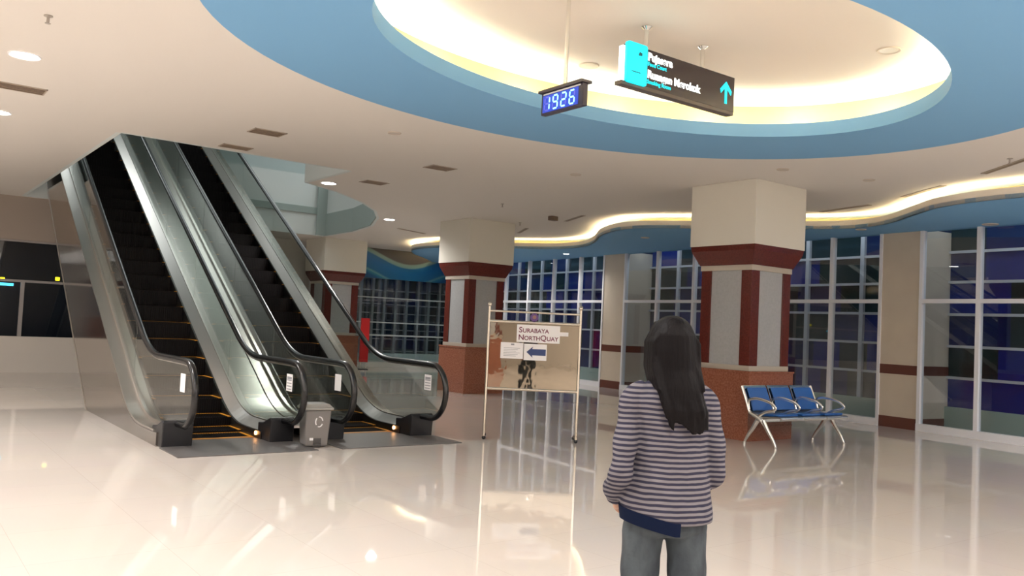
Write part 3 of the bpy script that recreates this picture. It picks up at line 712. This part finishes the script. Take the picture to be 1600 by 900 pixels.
# ------------------------------------------------------------------ red post
gp = (12.0, 23.3, 0)
r = thing('red_post', 'red upright post sign standing left of the dark grid window', 'post', gp, math.radians(-20))
MB().box(-0.13, 0.13, -0.06, 0.06, 0.22, 1.55).build('red_panel', RED, r, bevel=0.01)
for sx in (-1, 1): MB().box(sx * 0.08 - 0.015, sx * 0.08 + 0.015, -0.015, 0.015, 0.0, 0.22).build('leg', CHROME, r)
MB().box(-0.14, 0.14, -0.12, 0.12, 0.0, 0.02).build('base', BLACKP, r)

# ------------------------------------------------------------------ blue waiting seats
r = thing('waiting_bench', 'three-seat steel waiting bench with blue pads against the front pillar', 'bench', (10.86, 7.36, 0), math.radians(-3))
XW = 0.51; x_l = -0.87
MB().box(x_l, x_l + 3 * XW, -0.03, 0.03, 0.335, 0.385).build('beam', CHROME, r, bevel=0.01)
def bez(P, n=10): return catmull(P, n)
for k in range(3):
    c = x_l + XW * (k + 0.5); w = XW * 0.47
    # seat shell curve, profile in (y,z): front y=-0.32, back y=+0.18, y- is towards the hall
    seatp = bez([(-0.335, 0.385), (-0.34, 0.415), (-0.30, 0.435), (-0.1, 0.42), (0.10, 0.405), (0.17, 0.43)], 4)
    def strip(P, th, xw0, xw1, mb):
        off = offset_path(P, th); lp = list(P) + list(reversed(off)); mb.poly(lp, 'x', xw0, xw1)
    s_ = MB(); strip(seatp, -0.022, c - w, c + w, s_); s_.build('seat_shell', CHROME, r, smooth=True)
    sp_ = bez([(-0.27, 0.437), (-0.1, 0.425), (0.09, 0.411)], 6)
    s_ = MB(); strip(sp_, 0.028, c - w + 0.03, c + w - 0.03, s_); s_.build('seat_pad', SEATBLUE, r, bevel=0.01, smooth=True)
    backp = bez([(0.15, 0.42), (0.20, 0.47), (0.255, 0.62), (0.335, 0.80), (0.36, 0.815)], 5)
    s_ = MB(); strip(backp, -0.02, c - w, c + w, s_); s_.build('back_shell', CHROME, r, smooth=True)
    bp_ = bez([(0.190, 0.47), (0.245, 0.62), (0.318, 0.785)], 5)
    s_ = MB(); strip(bp_, 0.026, c - w + 0.035, c + w - 0.035, s_); s_.build('back_pad', SEATBLUE, r, bevel=0.01, smooth=True)
for k in range(4):
    xx = x_l + XW * k
    s_ = MB(); lp = bez([(xx, 0.19, 0.44), (xx, 0.225, 0.57), (xx, 0.20, 0.63), (xx, 0.06, 0.655), (xx, -0.14, 0.625), (xx, -0.245, 0.565), (xx, -0.22, 0.52), (xx, -0.08, 0.48), (xx, 0.03, 0.42)], 5)
    s_.tube(lp, 0.016, 8, flat=(1.3, 0.9)); s_.build('armrest', CHROME, r, smooth=True)
for xx in (x_l + 0.0, x_l + 3 * XW):
    for pts in ([(xx, -0.05, 0.36), (xx, -0.12, 0.25), (xx, -0.21, 0.13), (xx, -0.27, 0.03)], [(xx, 0.05, 0.36), (xx, 0.12, 0.25), (xx, 0.21, 0.13), (xx, 0.27, 0.03)]):
        s_ = MB(); s_.tube(bez(pts, 4), [0.036 - 0.0016 * i for i in range(13)], 10, flat=(0.75, 1.1))
        s_.tube([(pts[-1][0], pts[-1][1], 0.0), (pts[-1][0], pts[-1][1], 0.035)], 0.022, 10)
        s_.build('leg', CHROME, r, smooth=True)
    s_ = MB(); s_.tube(bez([(xx, -0.07, 0.30), (xx, 0.0, 0.37), (xx, 0.10, 0.42), (xx, 0.19, 0.46), (xx, 0.25, 0.60), (xx, 0.345, 0.81)], 4), 0.022, 8); s_.build('back_bracket', CHROME, r, smooth=True)

# ------------------------------------------------------------------ hanging direction sign
r = thing('direction_sign', 'black hanging direction sign with cyan end panel and up arrow', 'sign', (5.98, 5.43, 0))
SX0, SX1, SZ0, SZ1 = -0.80, 0.75, 3.70, 4.08
MB().box(SX0 + 0.06, SX1, 0.0, 0.06, SZ0 + 0.03, SZ1).build('sign_box', DARKSIGN, r, bevel=0.004)
MB().box(SX0 - 0.01, SX1 - 0.02, -0.01, 0.075, SZ0 - 0.005, SZ0 + 0.028).build('bottom_rail', mat('rail_brown', (0.10, 0.085, 0.08), 0.4), r)
cy = MB(); rr = 0.03
def rrect(x0, x1, z0, z1, rad, n=5):
    P = []
    for cx_, cz_, a0 in ((x1 - rad, z1 - rad, 0), (x0 + rad, z1 - rad, PI / 2), (x0 + rad, z0 + rad, PI), (x1 - rad, z0 + rad, 1.5 * PI)):
        P += [(cx_ + rad * math.cos(a0 + PI / 2 * k / n), cz_ + rad * math.sin(a0 + PI / 2 * k / n)) for k in range(n + 1)]
    return P
cy.poly(rrect(SX0 + 0.03, SX0 + 0.285, SZ0 + 0.02, SZ1 + 0.01, 0.025), 'y', -0.03, 0.0)
cyo = cy.build('cyan_panel', E_CYAN, r)
MB().poly([(SX0 + 0.17, 3.995), (SX0 + 0.185, 4.015), (SX0 + 0.215, 4.01), (SX0 + 0.215, 3.985), (SX0 + 0.175, 3.98)], 'y', -0.033, -0.0305).build('pictogram', mat('picto_dark', (0, 0.12, 0.16), 0.5), cyo)
MB().box(SX0 + 0.09, SX0 + 0.20, -0.033, -0.0305, 3.822, 3.83).build('panel_line', mat('picto_dark'), cyo)
MB().box(SX0 + 0.01, SX0 + 0.06, 0.005, 0.055, SZ0 + 0.03, SZ1 - 0.03).build('lit_end', E_SIGNW, r)
tx = SX0 + 0.32
for body, sz, m_, z_, bd_ in (('Pujasera', 0.099, E_SIGNW, 3.982, 0.0034), ('Food Court', 0.052, E_CYAN, 3.93, 0.0012), ('Ruangan Merokok', 0.099, E_SIGNW, 3.822, 0.0034), ('Smoking Room', 0.052, E_CYAN, 3.768, 0.0012)):
    text_mesh('lettering', body, sz, m_, (tx, -0.001, z_), (PI / 2, 0, 0), r, 0.002, bold=bd_, xs=0.98)
ax = 0.62; az = 3.90
a = MB(); a.box(ax - 0.017, ax + 0.017, -0.004, 0.0, az - 0.105, az + 0.085)
for sx in (-1, 1):
    a.add([(ax, -0.0045, az + 0.115), (ax + sx * 0.022 * 0, -0.0045, az + 0.065), (ax + sx * 0.075, -0.0045, az + 0.0 - 0.012), (ax + sx * 0.085, -0.0045, az + 0.03)], [(0, 1, 2, 3)])
    a.add([(ax, -0.0005, az + 0.115), (ax, -0.0005, az + 0.065), (ax + sx * 0.075, -0.0005, az - 0.012), (ax + sx * 0.085, -0.0005, az + 0.03)], [(0, 1, 2, 3)])
a.build('arrow', E_CYAN, r)
for px in (-0.48, 0.29):
    c = MB(); c.tube([(px, 0.03, SZ1), (px, 0.03, 4.30)], 0.021, 14); c.lathe([(0.021, 0), (0.048, 0.028), (0.048, 0.034)], (px, 0.03, 4.264), 16); c.build('hanger_pole', CHROME, r, smooth=True)

# ------------------------------------------------------------------ hanging clock
r = thing('digital_clock', 'small hanging digital clock with blue digits reading 19:26', 'clock', (4.53, 5.46, 0), -PI / 2)
# local x -> world -y ; local -y faces world -x
CX0, CX1, CZ0, CZ1 = -0.275, 0.265, 3.335, 3.525
MB().box(CX0, CX1, 0.0, 0.055, CZ0, CZ1).build('case', mat('clock_case', (0.03, 0.025, 0.05), 0.35), r, bevel=0.006)
MB().box(CX0 - 0.012, CX1 + 0.012, -0.03, 0.085, CZ1, CZ1 + 0.022).build('top_cover', mat('cover_dark', (0.06, 0.05, 0.06), 0.3), r)
MB().box(CX0 + 0.03, CX1 - 0.03, -0.004, -0.001, CZ1 + 0.0 - 0.02, CZ1 - 0.008).build('bright_strip', PAPER, r)
MB().box(CX0 + 0.025, CX1 - 0.055, -0.0035, 0.0, CZ0 + 0.018, CZ1 - 0.025).build('display', E_PANEL, r)
SEG = {'a': ((-1, 1), (1, 1)), 'b': ((1, 1), (1, 0)), 'c': ((1, 0), (1, -1)), 'd': ((-1, -1), (1, -1)), 'e': ((-1, 0), (-1, -1)), 'f': ((-1, 1), (-1, 0)), 'g': ((-1, 0), (1, 0))}
ON = {'1': 'bc', '9': 'abcdfg', '2': 'abged', '6': 'acdefg'}
for k, chd in enumerate('1926'):
    cx_ = CX0 + 0.085 + k * 0.108; cz_ = (CZ0 + CZ1) / 2 - 0.004; w_, h_ = 0.030, 0.056
    on, off = MB(), MB(); noff = 0
    for s_, (p, q) in SEG.items():
        lit = s_ in ON[chd]; tgt = on if lit else off
        a_, b2 = (cx_ + p[0] * w_ + 0.06 * p[1] * h_, cz_ + p[1] * h_), (cx_ + q[0] * w_ + 0.06 * q[1] * h_, cz_ + q[1] * h_)
        L = math.hypot(b2[0] - a_[0], b2[1] - a_[1]); ux, uz = (b2[0] - a_[0]) / L, (b2[1] - a_[1]) / L; g_ = 0.005; t_ = 0.0065
        A2 = (a_[0] + ux * g_, a_[1] + uz * g_); B2 = (b2[0] - ux * g_, b2[1] - uz * g_); nx, nz = -uz * t_, ux * t_
        tgt.poly([A2, (A2[0] + ux * t_ + nx, A2[1] + uz * t_ + nz), (B2[0] - ux * t_ + nx, B2[1] - uz * t_ + nz), B2, (B2[0] - ux * t_ - nx, B2[1] - uz * t_ - nz), (A2[0] + ux * t_ - nx, A2[1] + uz * t_ - nz)], 'y', -0.0065, -0.0036)
    on.build('digit', E_DIG, r); 
    if off.v: off.build('unlit_segments', E_DIGOFF, r)
c = MB(); c.tube([(0.0, 0.03, CZ1 + 0.022), (0.0, 0.03, 4.30)], 0.018, 14); c.build('hanger_pole', CHROME, r, smooth=True)

# ------------------------------------------------------------------ ceiling fittings
def downlight(x, y, z, lit, label, power=None, rad=0.085):
    r = thing('downlight' if lit else 'unlit_downlight', label, 'ceiling light', (x, y, z), 0, 'lit round ceiling lights' if lit else 'unlit round ceiling lights')
    t = MB(); t.rings([[(rr_ * math.cos(2 * PI * i / 24), rr_ * math.sin(2 * PI * i / 24), zz) for i in range(24)] for rr_, zz in ((rad, -0.004), (rad + 0.02, -0.012), (rad + 0.025, -0.001))], False)
    t.build('trim_ring', ALU if lit else mat('unlit_ring', (0.62, 0.54, 0.46), 0.5), r, smooth=True)
    MB().lathe([(rad, -0.006), (rad, -0.002)], n=24).build('diffuser', E_WHITE if lit else mat('unlit_disc', (0.55, 0.50, 0.44), 0.4), r)
    if lit: lamp('downlight_beam', 'SPOT', (x, y, z - 0.03), power or L_DOWN, WHITE, 0.08, blend=0.8, angle=155)
    return r
lits = [(1.0, 9.09, 'round downlight glowing at the upper left of the picture', 0.115), (1.1, 12.05, 'round downlight glowing at the left edge beside a vent', 0.11),
        (6.16, 13.6, 'round downlight beside the ceiling opening, right of the escalators', 0.115), (9.35, 17.25, 'round downlight above the far pillar beside the painted reflection', 0.115)]
for x, y, l, rad in lits: downlight(x, y, CZ, True, l, rad=rad)
# the same fittings continue outside the frame and light the hall
for x, y, l in ((1.0, 6.1, 'just above the top edge of the picture'), (1.0, 3.1, 'left of the photographer, three metres ahead'), (1.0, 0.1, 'right above the photographer'), (-2.2, 3.1, 'two rows left of the blue ring, level with the recess'),
             (-2.2, 9.1, 'left of the escalators, nearest row'), (-2.2, 15.0, 'left of the escalators, beside the side wall'), (-5.4, 6.1, 'far left row, nearer end'), (-5.4, 12.1, 'far left row, middle'), (-5.4, 18.0, 'far left row, by the dark glazing'),
             (-5.4, -3, 'far left row behind the photographer'), (1.0, -3.0, 'straight behind the photographer'), (-2.2, -5, 'behind the photographer to the left'), (4.2, 0.1, 'to the right of the photographer'), (4.2, -3.0, 'behind the photographer to the right'),
             (7.4, -3.0, 'behind the oval recess, middle of the row'), (10.6, -3.0, 'behind the oval recess, beside the unseen pillar')):
    downlight(x, y, CZ, True, 'lit downlight outside the picture, ' + l)
sof = [(13.35, 20.9), (15.2, 20.6), (14.9, 15.6), (13.6, 12.3), (14.6, 10.2), (14.3, 4.0), (14.0, 0.5)]
for x, y, l in ((15.35, 20.68, 'nearest the window wall'), (14.3, 22.4, 'nearest the dark grid window'), (13.75, 20.0, 'farthest from the window wall'), (15.0, 17.6, 'above the windows left of the pilaster')):
    downlight(x, y, SZ, True, 'lit downlight in the far corner blue ceiling, ' + l, 110, 0.07)
for x, y, l in ((14.2, 3.6, 'first one'), (14.0, 0.6, 'second one')):  # unseen downlights added to brighten the window wall
    downlight(x, y, SZ, True, 'added downlight in the blue ceiling past the right picture edge to brighten the windows, ' + l, 200, 0.07)
downlight(14.57, 6.43, SZ, False, 'unlit round light in the blue ceiling at the right edge', rad=0.10)
downlight(14.16, 8.47, SZ, False, 'unlit round light in the blue ceiling right of the front pillar', rad=0.07)
downlight(13.2, 12.9, SZ, False, 'unlit round light in the blue ceiling left of the front pillar', rad=0.07)
for x, y, l in ((5.02, 9.25, 'unlit round light in the cream ceiling below the blue ring'), (9.82, 7.05, 'unlit round light in the cream ceiling above the front pillar'), (11.2, 6.6, 'unlit round light in the cream ceiling right of the front pillar'), (8.3, 9.6, 'unlit round light in the cream ceiling left of the front pillar')):
    downlight(x, y, CZ, False, l, rad=0.06)
for x, y, l in ((5.9, 6.69, 'round unlit light in the oval recess left of the hanging sign'), (7.58, 4.30, 'round unlit light in the oval recess right of the hanging sign'), (5.95, 3.9, 'round unlit light in the oval recess at the top of the picture')):
    downlight(x, y, 4.30, False, l, rad=0.085)
def vent(x, y, z, label, w=0.55, d=0.16, rz=0):
    r = thing('ceiling_vent', label, 'air vent', (x, y, z), rz, 'slatted air vents in the ceiling')
    MB().box(-w / 2, w / 2, -d / 2, -d / 2 + 0.015, -0.010, -0.001).box(-w / 2, w / 2, d / 2 - 0.015, d / 2, -0.010, -0.001).box(-w / 2, -w / 2 + 0.015, -d / 2, d / 2, -0.010, -0.001).box(w / 2 - 0.015, w / 2, -d / 2, d / 2, -0.010, -0.001).build('frame', mat('vent_frame', (0.45, 0.38, 0.31), 0.5), r)
    s_ = MB(); 
    for k in range(5): yy = -d / 2 + 0.02 + k * (d - 0.04) / 4; s_.box(-w / 2 + 0.015, w / 2 - 0.015, yy - 0.004, yy + 0.004, -0.009, -0.003)
    s_.build('slats', mat('vent_slat', (0.30, 0.23, 0.17), 0.5), r)
    MB().box(-w / 2 + 0.01, w / 2 - 0.01, -d / 2 + 0.01, d / 2 - 0.01, -0.003, -0.0005).build('backing', VENT, r)
    return r
vent(3.88, 10.5, CZ, 'brown slatted vent in front of the ceiling opening, nearer the blue ring', 0.42, 0.3)
vent(3.92, 11.78, CZ, 'brown slatted vent right at the front edge of the ceiling opening', 0.42, 0.25)
vent(6.66, 10.8, CZ, 'brown slatted vent in the ceiling left of the front pillar', 0.42, 0.3)
vent(6.64, 12.85, CZ, 'brown slatted vent beside the downlight right of the opening', 0.42, 0.3)
vent(1.08, 10.5, CZ, 'long vent at the left edge between the two bright downlights', 0.6, 0.3)
for x, y, l, rz in ((13.35, 8.3, 'long slot vent near the wavy cove right of the front pillar', 1.35), (12.5, 6.5, 'long slot vent near the wavy cove where it bends', 1.0), (11.3, 4.8, 'long slot vent near the wavy cove at the right edge', 0.9),
                 (11.6, 13.4, 'long slot vent near the wavy cove between the pillars', 1.2), (12.4, 16.2, 'long slot vent near the wavy cove beside the middle pillar', 1.1), (10.9, 18.9, 'long slot vent near the wavy cove behind the middle pillar', 0.4)):
    vent(x, y, CZ, l, 1.1, 0.09, rz)
def sprinkler(x, y, z, label):
    r = thing('sprinkler', label, 'sprinkler', (x, y, z), 0, 'ceiling sprinkler heads')
    MB().lathe([(0.032, -0.001), (0.034, -0.008), (0.018, -0.012)], n=16).build('escutcheon', GREY_FIX, r)
    MB().lathe([(0.010, -0.012), (0.012, -0.05), (0.008, -0.06)], n=10).lathe([(0.022, -0.062), (0.022, -0.066)], n=14).build('sprinkler_head', GREY_FIX, r)
sprinkler(0.99, 7.69, CZ, 'small sprinkler head at the upper left of the picture')
sprinkler(9.44, 13.0, CZ, 'small sprinkler head in the ceiling right of the middle pillar')
sprinkler(10.9, 4.6, CZ, 'small sprinkler head at the right edge of the picture')
sprinkler(11.4, 15.0, CZ, 'small sprinkler head near the wavy cove beside the middle pillar')
o = MB().box(-0.09, 0.09, -0.06, 0.06, -0.09, -0.001).build('ceiling_speaker', VENT, bevel=0.01); o.location = (11.15, 13.55, CZ); tag(o, 'small brown box fixed to the ceiling near the wavy cove', 'ceiling box')

# glowing boxes standing in for neon sign reflections in the left glazing
for x, z, m_, l in ((2.28, 2.02, E_YEL, 'tiny yellow neon reflection added behind the left glazing at the picture edge'), (3.36, 2.10, E_YEL, 'tiny yellow neon reflection added beside the side wall of the escalator')):
    tag(MB().box(x - 0.045, x + 0.045, LY + 0.5, LY + 0.54, z - 0.04, z + 0.04).build('neon_reflection', m_, bevel=0.01), l, 'light')
tag(MB().box(2.20, 2.50, LY + 0.5, LY + 0.54, 1.88, 1.94).build('neon_reflection', E_CY2, bevel=0.01), 'tiny blue neon reflection added behind the left glazing below the rail', 'light')

# ------------------------------------------------------------------ the woman seen from behind
vd = Vector((0.7343, 0.6788, 0)); vr = Vector((vd.y, -vd.x, 0))
pp = Vector((2.3497, 2.1723, 0)) + vr * 0.022
r = thing('person', 'person with long black hair in a striped top and grey jeans, seen from behind', 'person', tuple(pp), math.atan2(vd.y, vd.x) - PI / 2 + math.radians(17))
def remesh(o, vox, smooth=4):
    md = o.modifiers.new('remesh', 'REMESH'); md.mode = 'VOXEL'; md.voxel_size = vox; md.use_smooth_shade = True
    s_ = o.modifiers.new('smooth', 'SMOOTH'); s_.iterations = smooth; s_.factor = 0.5
    return o
def eloft(mb, rows, n=28, sq=2.0):
    rs = []
    for z, cx_, cy_, rx, ry in rows:
        ring = []
        for i in range(n):
            t = 2 * PI * i / n; c_, s_ = math.cos(t), math.sin(t)
            ring.append((cx_ + rx * math.copysign(abs(c_) ** (2 / sq), c_), cy_ + ry * math.copysign(abs(s_) ** (2 / sq), s_), z if not callable(z) else z(cx_ + rx * c_)))
        rs.append(ring)
    mb.rings(rs)
body = MB()
# head with face (faces +y), neck
body.ball((0.0, 0.01, 1.465), (0.068, 0.085, 0.098), 16)
body.ball((0.0, 0.035, 1.405), (0.048, 0.055, 0.045), 12)
body.tube([(0, 0.088, 1.475), (0, 0.108, 1.450), (0, 0.094, 1.438)], [0.007, 0.012, 0.010], 8)
body.tube([(-0.018, 0.092, 1.415), (0, 0.099, 1.417), (0.018, 0.092, 1.415)], [0.005, 0.007, 0.005], 6)
for sx in (-1, 1): body.ball((sx * 0.069, 0.005, 1.455), (0.009, 0.018, 0.030), 8)
body.tube([(0, -0.012, 1.28), (0, -0.005, 1.34), (0, 0.01, 1.41)], [0.060, 0.047, 0.046], 16)
eloft(body, [(0.80, 0, 0, 0.120, 0.080), (0.87, 0, 0, 0.135, 0.095), (0.98, 0, 0, 0.118, 0.085), (1.12, 0, 0, 0.115, 0.082), (1.24, 0, 0, 0.128, 0.075), (1.29, 0, -0.004, 0.105, 0.058), (1.32, 0, -0.006, 0.055, 0.045)])
armL = [(-0.135, -0.005, 1.262), (-0.162, -0.030, 1.13), (-0.182, -0.05, 1.0), (-0.182, 0.04, 0.93), (-0.150, 0.135, 0.88)]
armR = [(0.135, -0.005, 1.262), (0.165, -0.01, 1.13), (0.178, -0.005, 1.0), (0.165, 0.075, 0.95), (0.12, 0.16, 0.92)]
for A in (armL, armR): body.tube(A, [0.034, 0.031, 0.028, 0.026, 0.021], 12)
for sx, A in ((-1, armL), (1, armR)):
    wv = Vector(A[-1]); dirv = (Vector(A[-1]) - Vector(A[-2])).normalized(); pc = wv + dirv * 0.045
    body.tube([wv, pc, pc + dirv * 0.035], [0.022, 0.032, 0.030], 12, flat=(0.6, 1.15))
    side = Vector((-sx * 0.35, 0.1, 1)).normalized()
    for k, ln in enumerate((0.062, 0.072, 0.067, 0.052)):
        b0 = pc + dirv * 0.03 + side * (0.026 - 0.017 * k); b1 = b0 + dirv * ln * 0.5 + Vector((-sx * 0.008, 0, -0.004)); b2 = b1 + dirv * ln * 0.35 + Vector((-sx * 0.02, 0, -0.01))
        body.tube([b0 - dirv * 0.02, b0, b1, b2], [0.0085, 0.0085, 0.008, 0.0065], 8)
    b0 = wv + dirv * 0.025 + side * 0.024; body.tube([b0, b0 + side * 0.028 + dirv * 0.02, b0 + side * 0.034 + dirv * 0.05], [0.011, 0.010, 0.0075], 8)
legL = [(-0.076, 0.0, 0.78), (-0.082, 0.01, 0.60), (-0.075, 0.015, 0.42), (-0.075, 0.0, 0.25), (-0.075, -0.005, 0.08)]
legR = [(0.078, 0.0, 0.78), (0.088, -0.005, 0.60), (0.092, 0.0, 0.42), (0.092, -0.01, 0.25), (0.092, -0.01, 0.08)]
for Lg in (legL, legR):
    body.tube(Lg, [0.062, 0.058, 0.047, 0.042, 0.032], 14)
    x_, y_, _ = Lg[-1]; body.tube([(x_, y_ - 0.03, 0.045), (x_, y_ + 0.06, 0.040), (x_, y_ + 0.15, 0.028)], [0.030, 0.030, 0.022], 10)
bo = remesh(body.build('body', SKIN, r), 0.006, 3)
# jeans
j = MB()
eloft(j, [(0.775, 0.005, 0, 0.135, 0.085), (0.80, 0.005, 0, 0.155, 0.108), (0.86, 0.0, 0, 0.150, 0.108), (0.95, 0, 0, 0.128, 0.095)])
for Lg, sx in ((legL, -1), (legR, 1)):
    P = catmull([(Lg[0][0] * 1.02, Lg[0][1], 0.80), (Lg[1][0], Lg[1][1], 0.66), (Lg[1][0], Lg[1][1], 0.55), (Lg[2][0], Lg[2][1], 0.42), (Lg[3][0], Lg[3][1], 0.26), (Lg[4][0], Lg[4][1], 0.09)], 4)
    R_ = [0.076 - 0.022 * (i / (len(P) - 1)) + 0.002 * math.sin(i * 1.7) for i in range(len(P))]
    j.tube(P, R_, 18)
jo = remesh(j.build('jeans', JEANS, r), 0.007, 4)
for Lg in (legL, legR):
    x_, y_, _ = Lg[-1]
    s_ = MB(); s_.tube([(x_, y_ - 0.045, 0.06), (x_, y_ + 0.0, 0.075), (x_, y_ + 0.07, 0.06), (x_, y_ + 0.17, 0.04)], [0.036, 0.044, 0.040, 0.028], 14); so = s_.build('shoe', SHOE, r, smooth=True)
    s_ = MB(); s_.rings([[(x_ + 0.042 * math.cos(t), y_ + 0.06 + 0.125 * math.sin(t), z) for t in [2 * PI * k / 20 for k in range(20)]] for z in (0.0, 0.028)]); s_.build('sole', SOLE, so)
# striped top
sh = MB()
def hemz(x): return 0.825 + max(0.0, -x) * 0.22
eloft(sh, [(lambda x: hemz(x), 0.004, 0.0, 0.172, 0.130), (lambda x: hemz(x) + 0.03, 0.004, 0.0, 0.173, 0.130), (0.92, 0.004, 0.0, 0.163, 0.120), (1.02, 0.012, 0, 0.143, 0.106), (1.12, 0.010, 0, 0.138, 0.102), (1.20, 0.004, 0, 0.146, 0.100), (1.26, 0, -0.002, 0.150, 0.093), (1.30, 0, -0.004, 0.125, 0.078), (1.335, 0, -0.006, 0.07, 0.060), (1.355, 0, -0.004, 0.055, 0.052)])
for A, sx in ((armL, -1), (armR, 1)):
    P = catmull([(sx * 0.10, -0.004, 1.278)] + [tuple(a_) for a_ in A[:-1]] + [tuple(Vector(A[-1]) - (Vector(A[-1]) - Vector(A[-2])).normalized() * 0.01)], 5)
    n_ = len(P); R_ = [0.048 + 0.004 * math.sin(i * 1.3) - 0.010 * (i / n_) for i in range(n_)]
    sh.tube(P, R_, 18)
so = remesh(sh.build('striped_top', STRIPES, r), 0.006, 3)
# navy hem showing at the left
hb = MB(); rs = []
for z0, rx, ry in ((-0.035, 0.170, 0.128), (0.012, 0.176, 0.134), (0.012, 0.168, 0.126), (-0.035, 0.164, 0.122)):
    rs.append([(0.004 + rx * math.cos(t), ry * math.sin(t), hemz(0.004 + rx * math.cos(t)) + z0) for t in [math.radians(95 + 6 * k) for k in range(31)]])
rs.append(rs[0]); hb.rings(rs, False, close=False); hb.build('navy_hem', NAVY, r, smooth=True)
# hair: cap, long fall and loose strands
h = MB()
h.ball((0.0, -0.008, 1.480), (0.083, 0.092, 0.090), 16)
eloft(h, [(1.535, 0.0, -0.02, 0.058, 0.060), (1.50, 0.0, -0.03, 0.079, 0.070), (1.44, 0.0, -0.035, 0.086, 0.072), (1.37, 0.004, -0.05, 0.082, 0.062), (1.31, 0.012, -0.075, 0.082, 0.050), (1.26, 0.020, -0.095, 0.082, 0.036), (1.22, 0.028, -0.105, 0.078, 0.024), (1.19, 0.032, -0.108, 0.060, 0.014)])
rnd = random.Random(2)
for k in range(60):
    x0 = -0.075 + 0.15 * k / 59; sp_ = rnd.uniform(-0.008, 0.008); end = 1.165 + rnd.uniform(-0.02, 0.045)
    y0 = -0.09 - rnd.uniform(-0.008, 0.012)
    h.tube([(x0 * 0.9, -0.06, 1.44), (x0 * 1.02, -0.085, 1.36), (x0 * 1.0 + 0.012, y0 - 0.012, 1.29), (x0 * 1.0 + 0.028 + sp_, y0 - 0.028, 1.23), (x0 * 0.95 + 0.036 + sp_ * 2, y0 - 0.03, end)], [0.010, 0.011, 0.010, 0.008, 0.003], 6)
for sx in (-1, 1):
    for k in range(10):
        h.tube([(sx * 0.05, 0.03 - 0.01 * k, 1.545 - 0.003 * k), (sx * 0.082, 0.045 - 0.012 * k, 1.47), (sx * 0.084, 0.035 - 0.012 * k, 1.38), (sx * 0.085 + 0.01, 0.01 - 0.014 * k, 1.30)], [0.008, 0.010, 0.010, 0.004], 6)
remesh(h.build('hair', HAIR, r), 0.005, 5)
